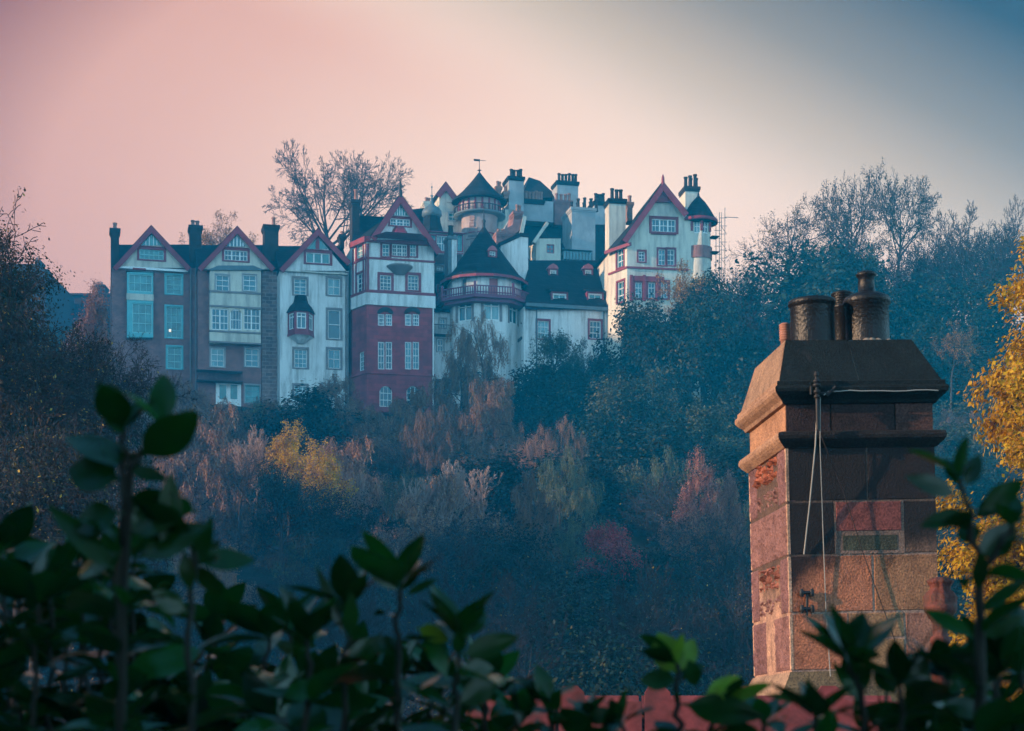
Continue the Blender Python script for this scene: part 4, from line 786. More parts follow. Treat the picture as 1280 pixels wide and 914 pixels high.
# --- chimney stack
YC = 15.15; SC = K*YC; CW, CD = .634, 1.4
org = P(1084, 880, YC)
def U(px): return (px-1084)*SC
def ZZ(py): return (880-py)*SC
rg = random.Random(11)
shaft = CB(); MORT = (.30, .25, .21)
shaft.hexa([(-CW+.005, .005, -1.5), (CW-.005, .005, -1.5), (CW-.005, CD-.005, -1.5), (-CW+.005, CD-.005, -1.5), (-CW+.005, .005, ZZ(552)), (CW-.005, .005, ZZ(552)), (CW-.005, CD-.005, ZZ(552)), (-CW+.005, CD-.005, ZZ(552))], (.44, .27, .205, .8))
def blk(face, a0, a1, z0, z1, col, n=0.0, rough=0.0, ch=.005, gap=.003, depth=.07, grid=None):
    """one dressed stone: a chamfered (or rough, if asked) block on the front or left face"""
    if face == 'F': T = lambda a, z, q: (a, -q, z)
    else: T = lambda a, z, q: (-CW-q, a, z)
    a0 += gap; a1 -= gap; z0 += gap; z1 -= gap
    na, nz_ = (2, 2) if not rough else (max(3, int((a1-a0)/.03)), max(3, int((z1-z0)/.03)))
    g = {}
    vs = []
    for j in range(nz_+1):
        for i in range(na+1):
            a = a0+ch+(a1-a0-2*ch)*i/na; z = z0+ch+(z1-z0-2*ch)*j/nz_; edge = i in (0, na) or j in (0, nz_)
            q = n+(0 if edge else (rg.random()**1.5)*rough) if rough else n
            if rough and not edge: a += rg.uniform(-.008, .008); z += rg.uniform(-.008, .008)
            vs.append(T(a, z, q))
    fs = [(j*(na+1)+i, j*(na+1)+i+1, (j+1)*(na+1)+i+1, (j+1)*(na+1)+i) for j in range(nz_) for i in range(na)]
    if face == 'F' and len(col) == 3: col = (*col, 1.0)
    shaft.add(vs, fs, col)
    o = [T(a0, z0, n-ch), T(a1, z0, n-ch), T(a1, z1, n-ch), T(a0, z1, n-ch)]; i_ = [T(a0+ch, z0+ch, n), T(a1-ch, z0+ch, n), T(a1-ch, z1-ch, n), T(a0+ch, z1-ch, n)]; bk = [T(a0, z0, n-depth), T(a1, z0, n-depth), T(a1, z1, n-depth), T(a0, z1, n-depth)]
    shaft.add(o+i_+bk, [(k, (k+1) % 4, 4+(k+1) % 4, 4+k) for k in range(4)]+[(k, (k+1) % 4, 8+(k+1) % 4, 8+k) for k in range(4)], col)
near_black = (.016, .014, .017); br1 = (.36, .16, .11); br2 = (.30, .16, .11); br3 = (.56, .20, .11)
F = lambda x0, x1, y1, y0, c, **k: blk('F', (-CW if x0 < 990 else U(x0)), (CW if x1 > 1176 else U(x1)), ZZ(y0), ZZ(y1), c, **k)
F(985, 1091, 552, 625, br2); F(1092, 1180, 552, 625, br1)
F(985, 1048, 627, 692, br2); F(1050, 1134, 627, 664, (.34, .095, .08, .3), n=.006); F(1056, 1130, 667, 690, (.13, .125, .08, .6), n=.004, ch=.014); F(1136, 1180, 627, 692, br2)
shaft.hexa([(U(1048), -.001, ZZ(692)), (U(1137), -.001, ZZ(692)), (U(1137), .03, ZZ(692)), (U(1048), .03, ZZ(692)), (U(1048), -.001, ZZ(626)), (U(1137), -.001, ZZ(626)), (U(1137), .03, ZZ(626)), (U(1048), .03, ZZ(626))], (.36, .22, .17, .5))
F(985, 1095, 694, 764, br3); F(1097, 1180, 694, 764, (.42, .19, .10))
F(985, 1062, 766, 836, br3); F(1063, 1134, 766, 797, (.40, .21, .11)); F(1063, 1134, 799, 836, (.36, .20, .10)); F(1136, 1180, 767, 836, br1)
LW = CD; pk = (.235, .125, .12); pk2 = (.19, .10, .105); rr = (.40, .13, .08); mg = (.62, .38, .26)
for ci, (y1, y0) in enumerate(((556, 626), (628, 692), (694, 764), (766, 836))):
    z0, z1 = ZZ(y0), ZZ(y1); mid = (z0+z1)/2
    if ci in (0, 2):
        blk('L', 0, LW*.22, z0, z1, pk2, ch=.008, rough=.018); blk('L', LW*.80, LW, z0, z1, pk2, ch=.008, rough=.018)
        blk('L', LW*.22, LW*.80, mid-.02, z1, rr if ci == 0 else (.33, .13, .10), n=-.05, rough=.10, ch=.012); blk('L', LW*.22, LW*.80, z0, mid-.03, pk, n=-.03, rough=.055, ch=.012)
    elif ci == 1: blk('L', 0, LW*.52, z0, z1, pk, ch=.008, rough=.018); blk('L', LW*.52, LW, z0, z1, pk, ch=.008, rough=.018)
    else:
        blk('L', 0, LW*.40, z0, z1, pk, ch=.008, rough=.018); blk('L', LW*.64, LW, z0, z1, pk2, ch=.008, rough=.018); blk('L', LW*.40, LW*.64, z0, mid, mg, n=-.02, rough=.02); blk('L', LW*.40, LW*.64, mid, z1, pk2, n=-.06, rough=.03)
    for a0, a1 in ((-.002, .035), (LW-.035, LW+.002)): shaft.hexa([(-CW-.003, a0, z0+.004), (-CW+.02, a0, z0+.004), (-CW+.02, a1, z0+.004), (-CW-.003, a1, z0+.004), (-CW-.003, a0, z1-.004), (-CW+.02, a0, z1-.004), (-CW+.02, a1, z1-.004), (-CW-.003, a1, z1-.004)], mg)
def rect(e, z): return [(-CW-e, -e, z), (CW+e, -e, z), (CW+e, CD+e, z), (-CW-e, CD+e, z)]
def tier(cb, prof, cf, cl, cap=True):
    rings = [rect(e, z) for e, z in prof]; vs = [p for r_ in rings for p in r_]
    for j in range(len(prof)-1):
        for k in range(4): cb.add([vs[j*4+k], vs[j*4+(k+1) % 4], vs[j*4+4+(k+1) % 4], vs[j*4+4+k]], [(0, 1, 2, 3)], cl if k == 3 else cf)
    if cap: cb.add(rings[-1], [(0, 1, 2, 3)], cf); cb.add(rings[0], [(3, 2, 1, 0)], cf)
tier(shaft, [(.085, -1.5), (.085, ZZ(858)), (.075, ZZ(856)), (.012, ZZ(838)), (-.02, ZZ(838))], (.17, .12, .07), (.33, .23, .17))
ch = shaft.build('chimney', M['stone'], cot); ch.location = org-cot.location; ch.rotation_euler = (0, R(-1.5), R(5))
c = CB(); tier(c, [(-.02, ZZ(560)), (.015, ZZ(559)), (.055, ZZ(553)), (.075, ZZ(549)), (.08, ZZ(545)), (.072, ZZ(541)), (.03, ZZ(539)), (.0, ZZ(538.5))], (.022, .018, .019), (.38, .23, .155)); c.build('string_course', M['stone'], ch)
c = CB(); 
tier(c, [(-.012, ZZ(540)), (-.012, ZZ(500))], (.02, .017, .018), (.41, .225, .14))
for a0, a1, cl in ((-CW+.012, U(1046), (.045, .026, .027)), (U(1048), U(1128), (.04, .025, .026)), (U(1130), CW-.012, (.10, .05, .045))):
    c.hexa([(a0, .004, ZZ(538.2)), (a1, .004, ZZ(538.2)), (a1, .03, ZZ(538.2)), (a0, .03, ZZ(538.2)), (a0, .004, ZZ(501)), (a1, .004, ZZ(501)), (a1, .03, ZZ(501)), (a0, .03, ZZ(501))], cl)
c.build('frieze', M['stone'], ch)
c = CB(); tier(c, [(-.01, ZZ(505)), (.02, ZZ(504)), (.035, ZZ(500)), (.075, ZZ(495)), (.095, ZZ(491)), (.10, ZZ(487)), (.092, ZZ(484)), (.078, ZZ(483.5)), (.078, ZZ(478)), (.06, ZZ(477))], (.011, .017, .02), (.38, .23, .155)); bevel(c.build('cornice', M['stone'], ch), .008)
def UD(px, y): return U(px)*(1+y/YC)+y*(math.tan(R(5))+org.x/YC)
def ZD(py, y): return ZZ(py)+(ZZ(py)+org.z-EYE)*y/YC
c = CB(); tz0, tz1 = ZZ(477.5), ZD(425, .12)
tl_, tr_ = UD(992, .12), UD(1153, .12); top = [(tl_, .12, tz1), (tr_, .12, tz1), (tr_, CD-.12, tz1), (tl_, CD-.12, tz1)]; bot = rect(.055, tz0); nm_ = 6
for k in range(4):
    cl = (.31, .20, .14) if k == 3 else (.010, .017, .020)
    segs = ((0, .49), (.49, 1)) if k in (0, 2) else ((0, 1),)
    for s0, s1 in segs:
        a, b, d_, e = [Vector(q) for q in (bot[k], bot[(k+1) % 4], top[(k+1) % 4], top[k])]
        c.add([a.lerp(b, s0+.003), a.lerp(b, s1-.003), e.lerp(d_, s1-.003), e.lerp(d_, s0+.003)], [(0, 1, 2, 3)], cl)
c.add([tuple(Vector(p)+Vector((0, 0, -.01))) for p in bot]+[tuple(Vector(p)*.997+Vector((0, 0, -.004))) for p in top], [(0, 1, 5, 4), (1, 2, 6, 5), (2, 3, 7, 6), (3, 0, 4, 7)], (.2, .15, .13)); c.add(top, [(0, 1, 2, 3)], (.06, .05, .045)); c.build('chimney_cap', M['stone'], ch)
m = MB()
for i in range(34):   # broken mortar flaunching round the pots
    a = rg.uniform(0, 6.28); ctr = rg.choice([(UD(1027, .5), .5, .2), (UD(1097, .46), .46, .2)]); r = ctr[2]+rg.uniform(0, .04); x, y = ctr[0]+r*math.cos(a), ctr[1]+r*math.sin(a); s = rg.uniform(.02, .05); m.lathe(x, y, [(s*1.2, tz1-.005), (s, tz1+s*.5), (s*.3, tz1+s*.9)], 6, rg.random())
M['mortar'] = mat('lime_mortar', (.24, .19, .15), .9, .3, 10, .5); m.build('mortar_bed', M['mortar'], ch)
def pot(x, y, prof, mtl, n=28, sub=None):
    m = MB(); m.lathe(x, y, prof, n); return m.build('chimney_pot', M[mtl], ch)
px_ = UD(1027, .5); r = 27.5*SC*1.03
pot(px_, .5, [(r*1.02, tz1-.01), (r, ZD(420, 0.5)), (r*.985, ZD(386, 0.5)), (r*1.0, ZD(384.5, 0.5)), (r*1.07, ZD(382, 0.5)), (r*1.08, ZD(378, 0.5)), (r*1.02, ZD(376, 0.5)), (r*.86, ZD(376.5, 0.5)), (r*.82, ZD(400, 0.5))], 'blackpot')
px_ = UD(1097, .46); r = 27*SC*1.03
pot(px_, .46, [(r*1.03, tz1-.01), (r, ZD(420, 0.46)), (r*.98, ZD(384, 0.46)), (r*1.08, ZD(381, 0.46)), (r*1.09, ZD(376, 0.46)), (r*1.0, ZD(372.5, 0.46)), (r*.72, ZD(369, 0.46)), (r*.46, ZD(367, 0.46)), (r*.38, ZD(366, 0.46)), (r*.37, ZD(348, 0.46)), (r*.44, ZD(346, 0.46)), (r*.47, ZD(343.5, 0.46)), (r*.40, ZD(341.5, 0.46)), (r*.28, ZD(340, 0.46)), (r*.05, ZD(339, 0.46))], 'blackpot')
r = 12*SC*1.06; pot(UD(1066, .95), .95, [(r, tz1-.01), (r, ZD(388, 0.95)), (r*1.15, ZD(386, 0.95)), (r*1.15, ZD(383, 0.95))]+[q for i in range(5) for q in ((r*.95, ZD(382-i*3, 0.95)), (r*1.15, ZD(381-i*3, 0.95)), (r*1.15, ZD(380-i*3, 0.95)))]+[(r*.95, ZD(366, 0.95)), (r*.2, ZD(364, 0.95))], 'blackpot', 18)
r = 7*SC; M['claypot2'] = mat('ribbed_terracotta', (.36, .17, .13), .8, .25, 8); pot(UD(992, .80), .80, [(r, tz1-.01)]+[q for i in range(7) for q in ((r*.85, ZD(426-i*3, 0.8)), (r*1.08, ZD(425-i*3, 0.8)), (r*1.08, ZD(424-i*3, 0.8)))]+[(r*.6, ZD(404, 0.8))], 'claypot2', 14)
# wires, bracket and clamp
def wire(name, pts, rad, mtl, n=5):
    m = MB(); m.tube([(U(x), -q, ZZ(y)) for x, y, q in pts], rad, n); return m.build(name, M[mtl], ch)
wire('cable', [(1026, 500, .13), (1022, 560, .11), (1015, 630, .06), (1008, 692, .012)], .006, 'cable'); wire('cable', [(1029, 500, .13), (1028, 560, .11), (1032, 650, .03), (1034, 760, .012), (1034, 845, .10)], .004, 'cable')
wire('cable', [(1030, 545, .09), (1060, 620, .05), (1085, 700, .03), (1120, 800, .02), (1124, 845, .1)], .004, 'darkstone'); wire('cable', [(1034, 497, .125)]+[(1040+i*14, 492+rg.uniform(-1, 1), .108) for i in range(11)], .005, 'cable')
m = MB()
m.tube([(U(1025), -.125, ZZ(468)), (U(1025), -.13, ZZ(540))], .014, 8); 
for y, rr_ in ((472, .022), (480, .03), (485, .034), (493, .03), (499, .026)): m.lathe(U(1025), -.128, [(rr_*.6, ZZ(y+2.5)), (rr_, ZZ(y+1)), (rr_, ZZ(y-1)), (rr_*.6, ZZ(y-2.5))], 10)
m.tube([(U(1018), -.12, ZZ(496)), (U(1018), -.13, ZZ(486))], .012, 6); m.tube([(U(1038), -.11, ZZ(497)), (U(1049), -.13, ZZ(487))], .014, 6); m.tube([(U(1025), -.1, ZZ(495)), (U(1040), -.12, ZZ(494))], .01, 6)
m.build('cable_bracket', M['iron'], ch)
m = MB(); m.tube([(U(1010), -.03, ZZ(738)), (U(1009), -.03, ZZ(768))], .012, 8)
for y in (740, 760): m.tube([(U(1003), -.03, ZZ(y)), (U(1017), -.03, ZZ(y))], .016, 8); [m.lathe(U(x), -.03, [(.013, ZZ(y+5)), (.02, ZZ(y+2)), (.02, ZZ(y-2)), (.012, ZZ(y-5))], 8) for x in (1003, 1016)]
m.build('cable_clamp', M['iron'], ch)
# ------------------------------------------------------------------ trees
def leafmat(name, stops, rough=0.6, trans=0.25, spec=0.3, objvar=0.35):
    m, t, b = newmat(name)
    ge = nd(t, 'ShaderNodeNewGeometry'); oi = nd(t, 'ShaderNodeObjectInfo')
    rp = ramp(t, stops); t.links.new(ge.outputs['Random Per Island'], rp.inputs[0])
    hv = nd(t, 'ShaderNodeHueSaturation'); t.links.new(rp.outputs[0], hv.inputs['Color'])
    t.links.new(maprange(t, oi.outputs['Random'], 0, 1, False, 1-objvar, 1+objvar), hv.inputs['Value']); 
    t.links.new(hv.outputs[0], b.inputs['Base Color']); b.inputs['Roughness'].default_value = rough; b.inputs['Specular IOR Level'].default_value = spec
    if trans:
        tr = nd(t, 'ShaderNodeBsdfTranslucent'); t.links.new(hv.outputs[0], tr.inputs['Color']); mx = nd(t, 'ShaderNodeMixShader'); mx.inputs[0].default_value = trans
        o = t.nodes['Material Output']; t.links.new(b.outputs[0], mx.inputs[1]); t.links.new(tr.outputs[0], mx.inputs[2]); t.links.new(mx.outputs[0], o.inputs['Surface'])
    return m
M['bark'] = mat('dark_bark', (0.040, 0.030, 0.030), 0.9, 0.3, 3, 0.6, 12)
M['paletwig'] = mat('pale_twig', (0.30, 0.20, 0.17), 0.9, 0.3, 2)
M['twig'] = mat('twig', (0.035, 0.027, 0.032), 0.9, 0.3, 2)
M['lf_green'] = leafmat('dark_green_leaf', [(0, (0.005, 0.018, 0.019)), (0.5, (0.009, 0.028, 0.025)), (0.9, (0.025, 0.045, 0.024)), (0.97, (0.06, 0.06, 0.025)), (1, (0.14, 0.09, 0.03))])
M['lf_brown'] = leafmat('brown_birch_leaf', [(0, (0.17, 0.08, 0.06)), (0.6, (0.28, 0.14, 0.095)), (1, (0.34, 0.20, 0.11))])
M['lf_olive'] = leafmat('olive_leaf', [(0, (0.045, 0.065, 0.04)), (0.6, (0.09, 0.105, 0.055)), (1, (0.17, 0.14, 0.06))])
M['lf_yellow'] = leafmat('yellow_leaf', [(0, (0.34, 0.14, 0.01)), (0.45, (0.62, 0.34, 0.015)), (0.9, (0.80, 0.50, 0.025)), (1, (0.30, 0.30, 0.03))], trans=.5, objvar=.08)
M['lf_orange'] = leafmat('orange_leaf', [(0, (0.22, 0.09, 0.03)), (0.5, (0.36, 0.17, 0.04)), (1, (0.50, 0.28, 0.06))], trans=.35)
M['lf_pink'] = leafmat('russet_leaf', [(0, (0.28, 0.09, 0.07)), (0.6, (0.40, 0.15, 0.11)), (1, (0.46, 0.23, 0.14))])
M['lf_red'] = leafmat('red_leaf', [(0, (0.26, 0.025, 0.035)), (0.6, (0.38, 0.04, 0.05)), (1, (0.42, 0.09, 0.06))])
M['lf_mixed'] = leafmat('thin_autumn_leaf', [(0, (0.012, 0.018, 0.018)), (0.7, (0.028, 0.028, 0.02)), (0.93, (0.06, 0.045, 0.02)), (1, (0.40, 0.25, 0.03))])

def skeleton(rng, H, levels, n_child, ratio, angle, wander, up, base_r, start=0.25, segs=(7, 6, 5, 4, 3), tl=.45, dome=0):
    tubes = []; tips = []
    def rnd(): return Vector((rng.gauss(0, 1), rng.gauss(0, 1), rng.gauss(0, 1)))
    def go(p, d, L_, r, lv):
        n = segs[min(lv, len(segs)-1)]; pts = [p.copy()]; rad = [r]; ds = [d]
        for i in range(n):
            d = (d+rnd()*wander[min(lv, len(wander)-1)]+Vector((0, 0, up[min(lv, len(up)-1)]))).normalized(); p = p+d*(L_/n); pts.append(p.copy()); rad.append(r*(1-(.62 if lv == 0 else .75)*(i+1)/n)); ds.append(d)
        tubes.append((lv, pts, rad))
        if lv >= levels: tips.append((pts, ds)); return
        k = n_child[lv]; k = max(1, int(k*rng.uniform(.8, 1.25)+.5)); ph = rng.uniform(0, 6.28)
        for j in range(k):
            t = (start if lv == 0 else .25)+(1-(start if lv == 0 else .25))*((j+rng.random()*.8)/k); t = min(t, .98); q = t*n; i = min(int(q), n-1); f = q-i
            pp = pts[i].lerp(pts[i+1], f); dd = ds[i+1]; o = dd.orthogonal().normalized(); az = ph+j*2.4+rng.uniform(-.5, .5)
            o = Matrix.Rotation(az, 3, dd) @ o; a = R(angle[lv]*(1-dome*t if lv == 0 else 1))*rng.uniform(.75, 1.25)
            nd_ = (dd*math.cos(a)+o*math.sin(a)).normalized(); LL = L_*ratio[lv]*rng.uniform(.75, 1.2)*((1-tl*t) if lv == 0 else 1-.3*t)
            go(pp, nd_, LL, max(.006, rad[i]*.55), lv+1)
        go(pts[-1], ds[-1], L_*ratio[lv]*.6, rad[-1], lv+1)
    go(Vector((0, 0, 0)), Vector((0, 0, 1)), H, base_r, 0)
    return tubes, tips
def rand_unit(rs, n): v = rs.normal(size=(n, 3)); return v/np.linalg.norm(v, axis=1)[:, None]
def leaves(rs, centres, size, aspect=.6, droop=0.0, jit=.3, flat=0.0):
    """scattered pointed leaf faces, most of them turned outwards and up; returns vertex array of 4 per leaf"""
    n = len(centres); c = centres+rs.normal(size=(n, 3))*jit; mid = c.mean(0); mid[2] -= .25*np.ptp(c[:, 2])
    o = (c-mid); o /= np.linalg.norm(o, axis=1)[:, None]+1e-9; nn = o+rs.normal(size=(n, 3))*.55; nn[:, 2] += .35; nn /= np.linalg.norm(nn, axis=1)[:, None]
    a = rand_unit(rs, n); a[:, 2] -= droop; a -= nn*(a*nn).sum(1)[:, None]; a /= np.linalg.norm(a, axis=1)[:, None]+1e-9; b = np.cross(nn, a)
    s = size*(.6+.8*rs.random(n))[:, None]; v = np.empty((n, 4, 3)); v[:, 0] = c-a*s*.5; v[:, 1] = c+b*s*aspect*.5; v[:, 2] = c+a*s*.5; v[:, 3] = c-b*s*aspect*.5
    return v.reshape(-1, 3)
PROTO = {}
def proto(key, seed, H, levels, n_child, ratio, angle, wander, up, r, start, leafn, leafsize, leafm, bark='bark', twigm=None, aspect=.6, droop=0, jit=.3, strands=0, sl=1.0, sides=(7, 5, 4, 3, 3), twig_r=1.0, minr=.012, keep=1.0, tl=.45, dome=0):
    rng = random.Random(seed); rs = np.random.RandomState(seed)
    tubes, tips = skeleton(rng, H, levels, n_child, ratio, angle, wander, up, r, start, tl=tl, dome=dome)
    tr = MB(); cr = MB()
    for lv, pts, rad in tubes:
        (tr if lv <= 1 else cr).tube(pts, [max(minr, q*(1 if lv < 2 else twig_r)) for q in rad], sides[min(lv, 4)])
    tm = tr.build('trunk', M[bark], recalc=False).data
    ctr = []
    for pts, ds in tips:
        if rng.random() > keep: continue
        for _ in range(leafn): 
            t = rng.random()*(len(pts)-1); i = int(t); ctr.append(pts[i].lerp(pts[i+1], t-i))
    data = [tm]
    if ctr:
        v = leaves(rs, np.array([tuple(q) for q in ctr]), leafsize, aspect, droop, jit)
        lm = MB(); lm.v = v.tolist(); n = len(v)//4; lm.f = [(4*i, 4*i+1, 4*i+2, 4*i+3) for i in range(n)]
        if strands:
            for pts, ds in tips:
                for _ in range(strands):
                    p = pts[rng.randrange(1, len(pts))]; q = p.copy(); sw = Vector((rng.gauss(0, .12), rng.gauss(0, .12), -1)); k = rng.randint(3, 6); w2 = rng.uniform(.02, .05); a = rng.uniform(0, 6.28); wv = Vector((math.cos(a), math.sin(a), 0))*w2
                    for s_ in range(k):
                        e = q+sw*sl/k*rng.uniform(.7, 1.3)+Vector((rng.gauss(0, .05), rng.gauss(0, .05), 0)); b = len(lm.v); mid = q.lerp(e, .5)+wv*rng.choice((-1, 1)); lm.v += [tuple(q), tuple(mid+wv), tuple(e), tuple(mid-wv)]; lm.f.append((b, b+1, b+2, b+3)); q = e
        lm.sm = [False]*len(lm.f)
    crm = None
    if cr.f:
        me = cr.build('twigs_tmp', M[twigm or 'twig'], recalc=False).data
        if ctr:   # leaves and fine twigs together make the crown
            base = len(cr.v); vv = cr.v+lm.v; ff = cr.f+[tuple(base+i for i in f) for f in lm.f]; me2 = bpy.data.meshes.new('crown'); me2.from_pydata(vv, [], ff)
            me2.materials.append(M[twigm or 'twig']); me2.materials.append(M[leafm]); mi = np.zeros(len(ff), dtype=np.int32); mi[len(cr.f):] = 1; me2.polygons.foreach_set('material_index', mi); me2.update(); crm = me2
        else: crm = me; crm.name = 'crown'
    for o in [o for o in COL.objects if o.name.startswith('twigs_tmp') or (o.type == 'MESH' and o.data == tm)]: bpy.data.objects.remove(o)
    allv = np.array(([v for v in tr.v]+list(cr.v)+(lm.v if ctr else []))); top = np.percentile(allv[:, 2], 99.7); wid = np.percentile(np.hypot(allv[:, 0], allv[:, 1]), 97)*2
    PROTO[key] = (tm, crm, float(top), float(wid))
def put(key, name, x, y, z, height, width, rz, label, cat='tree', group=None):
    tm, cm, h0, w0 = PROTO[key]; e = empty(name, (x, y, z), rz, label, cat, group); sw = width/w0; sh = height/h0; sv = min(max(sh, sw*.7), sw*(1.75 if key == 'sparse' else 1.25)); lift = height-sv*h0
    if sh < sw*.7: lift = max(lift, -.25*sv*h0)
    if lift > .2:      # a longer bare bole below the crown
        r0 = max(q.co.xy.length for q in list(tm.vertices)[:7])*sw; b = MB(); b.tube([(0, 0, -.3), (.03*lift, 0, lift*.5), (0, 0, lift+.05)], [r0*1.5, r0*1.15, r0*1.02], 7); bo = b.build('trunk', M['bark'], e, recalc=False)
    for nm, me in (('trunk', tm), ('crown', cm)):
        if me is None: continue
        o = bpy.data.objects.new(nm, me); COL.objects.link(o); o.parent = e; o.scale = (sw, sw, sv); o.location = (0, 0, lift)
    return e
# kinds
proto('oak', 1, 4.2, 3, (10, 6, 5), (1.0, .55, .5), (75, 50, 45), (.10, .18, .24), (.06, .06, .02), .30, .25, 20, .34, 'lf_green', jit=.5, tl=.15, dome=.55)
proto('oak2', 2, 4.6, 3, (11, 6, 5), (.85, .55, .5), (80, 50, 45), (.12, .2, .26), (.05, .06, .0), .30, .2, 20, .31, 'lf_green', jit=.46, tl=.2, dome=.6)
proto('olive', 3, 4.2, 3, (10, 6, 4), (.95, .55, .5), (78, 50, 45), (.12, .2, .26), (.05, .04, .0), .25, .2, 18, .29, 'lf_olive', jit=.42, tl=.2, dome=.55)
proto('birch', 4, 7.5, 3, (16, 6, 4), (.40, .5, .5), (70, 50, 50), (.07, .16, .2), (.05, -.08, -.25), .16, .12, 12, .13, 'lf_brown', twigm='twig', aspect=.5, droop=.7, jit=.22, strands=6, sl=1.1, tl=.3, dome=.4)
proto('birch2', 5, 5.2, 3, (14, 6, 4), (.68, .55, .5), (78, 50, 50), (.08, .18, .2), (.05, -.05, -.22), .16, .12, 12, .13, 'lf_brown', aspect=.5, droop=.7, jit=.26, strands=6, sl=.9, tl=.15, dome=.6)
proto('olivebirch', 6, 4.2, 3, (13, 6, 4), (.95, .55, .5), (82, 50, 50), (.08, .18, .2), (.05, -.06, -.22), .16, .2, 12, .14, 'lf_olive', aspect=.5, droop=.6, jit=.26, strands=5, sl=1.0, tl=.0, dome=.3)
proto('russet', 7, 7.0, 3, (17, 6, 4), (.42, .5, .5), (60, 48, 50), (.06, .14, .2), (.08, .04, -.1), .15, .1, 14, .14, 'lf_pink', droop=.4, jit=.25, strands=3, sl=.7, tl=.55)
proto('redtree', 8, 3.6, 3, (11, 6, 4), (.85, .55, .5), (75, 48, 45), (.1, .18, .2), (.05, .03, .0), .2, .12, 16, .24, 'lf_red', jit=.32, tl=.15, dome=.55)
proto('bare', 9, 3.0, 5, (9, 6, 5, 4, 3), (1.75, .55, .52, .5, .5), (66, 38, 36, 34, 32), (.05, .07, .08, .10, .12), (.05, .012, .0, -.01, -.01), .30, .45, 0, 0, 'lf_mixed', minr=.012, tl=.1, dome=.3)
proto('bare2', 10, 4.5, 5, (9, 6, 5, 4, 3), (1.0, .58, .54, .5, .5), (52, 36, 34, 32, 30), (.05, .06, .08, .09, .10), (.08, .07, .05, .04, .03), .25, .34, 0, 0, 'lf_mixed', minr=.013, tl=.15, dome=.4)
proto('sparse', 12, 4.6, 4, (9, 6, 5, 4), (1.05, .62, .55, .5), (62, 42, 40, 38), (.06, .09, .11, .12), (.07, .05, .03, .0), .28, .36, 2, .22, 'lf_mixed', minr=.018, jit=.2, tl=.1, dome=.3, keep=.6)
proto('autumn', 13, 4.4, 4, (8, 5, 5, 4), (1.1, .6, .55, .5), (68, 45, 42, 40), (.1, .14, .18, .2), (.06, .05, .02, .0), .28, .28, 4, .24, 'lf_orange', minr=.014, jit=.28, keep=.75, tl=.1, dome=.6)
proto('pale', 14, 2.2, 4, (16, 6, 5, 3), (1.3, .55, .5, .5), (68, 26, 26, 24), (.05, .08, .1, .1), (.08, .12, .1, .1), .10, .05, 0, 0, 'lf_mixed', bark='paletwig', twigm='paletwig', minr=.017, tl=.1, dome=.5)
proto('yellow', 15, 4.6, 3, (12, 6, 5), (.9, .55, .5), (78, 50, 45), (.1, .18, .25), (.05, .04, -.02), .28, .12, 44, .20, 'lf_yellow', jit=.24, tl=.15, dome=.55)
proto('yshrub', 16, 3.4, 3, (13, 6, 4), (.95, .5, .5), (60, 42, 42), (.08, .14, .2), (.08, .08, .04), .16, .1, 13, .22, 'lf_yellow', twigm='paletwig', jit=.25, tl=.1, dome=.5)
proto('thicket', 17, 3.8, 4, (11, 6, 5, 4), (1.05, .6, .55, .5), (78, 45, 42, 40), (.14, .2, .22, .22), (.05, .04, .02, .0), .22, .18, 2, .13, 'lf_mixed', minr=.012, jit=.2, keep=.6, tl=.1, dome=.6)
proto('oakfine', 21, 4.4, 3, (11, 6, 5), (.9, .55, .5), (78, 50, 45), (.12, .2, .26), (.06, .06, .02), .30, .22, 44, .17, 'lf_green', jit=.48, tl=.15, dome=.55)
proto('briar', 22, 3.6, 4, (14, 7, 5, 4), (1.05, .62, .55, .5), (80, 48, 44, 42), (.16, .22, .24, .24), (.05, .04, .02, .0), .22, .16, 4, .11, 'lf_mixed', minr=.013, jit=.22, keep=.7, tl=.05, dome=.6)
print({k: (round(v[2], 1), round(v[3], 1), len(v[1].polygons)) for k, v in PROTO.items()})
TR = random.Random(5)
TOPS = []
SIG = []
def tree(key, name, px, pytop, Y, wpx, label, rz=None, zbase=None, group=None):
    if key in ('yshrub', 'pale', 'redtree', 'russet', 'olivebirch', 'birch', 'birch2', 'autumn') and rz is not None: SIG.append((px, pytop, Y, wpx))
    x = (px-640)*K*Y; z = tz(x, Y) if zbase is None else zbase; zt = EYE+(930-pytop)*K*Y
    return put(key, name, x, Y, z-.15, max(2.5, zt-z), wpx*K*Y, TR.uniform(0, 6.28) if rz is None else rz, label, group=group)
# --- skyline trees
tree('bare', 'bare_tree', 410, 185, 186, 185, 'great leafless tree spreading its fine twigs behind the white gable', rz=.6)
tree('bare', 'bare_tree', 452, 190, 188, 125, 'second leafless tree, its twigs mingling with the great one behind the tall stack', rz=2.9)
tree('autumn', 'autumn_tree', 284, 262, 182, 105, 'thin autumn tree with ochre leaves behind the cream bay house', rz=1.0)
tree('sparse', 'tall_tree', 1070, 206, 168, 104, 'tallest tree of the right skyline, a few dark leaves left on spreading limbs', rz=.4)
tree('sparse', 'tall_tree', 1122, 207, 172, 96, 'tall almost leafless tree touching the tallest one on its right', rz=3.0)
tree('bare2', 'bare_tree', 1205, 248, 166, 110, 'bare upright tree beyond the yellow maple', rz=.2)
tree('bare2', 'bare_tree', 1262, 250, 170, 100, 'leafless tree at the right edge, its top above the yellow maple', rz=4.2)
tree('thicket', 'twiggy_tree', 985, 262, 160, 150, 'broad domed mass of russet twigs left of the tallest skyline tree', rz=1.4)
tree('thicket', 'twiggy_tree', 1050, 285, 158, 120, 'dense twiggy tree in front of the tallest skyline tree', rz=2.6)
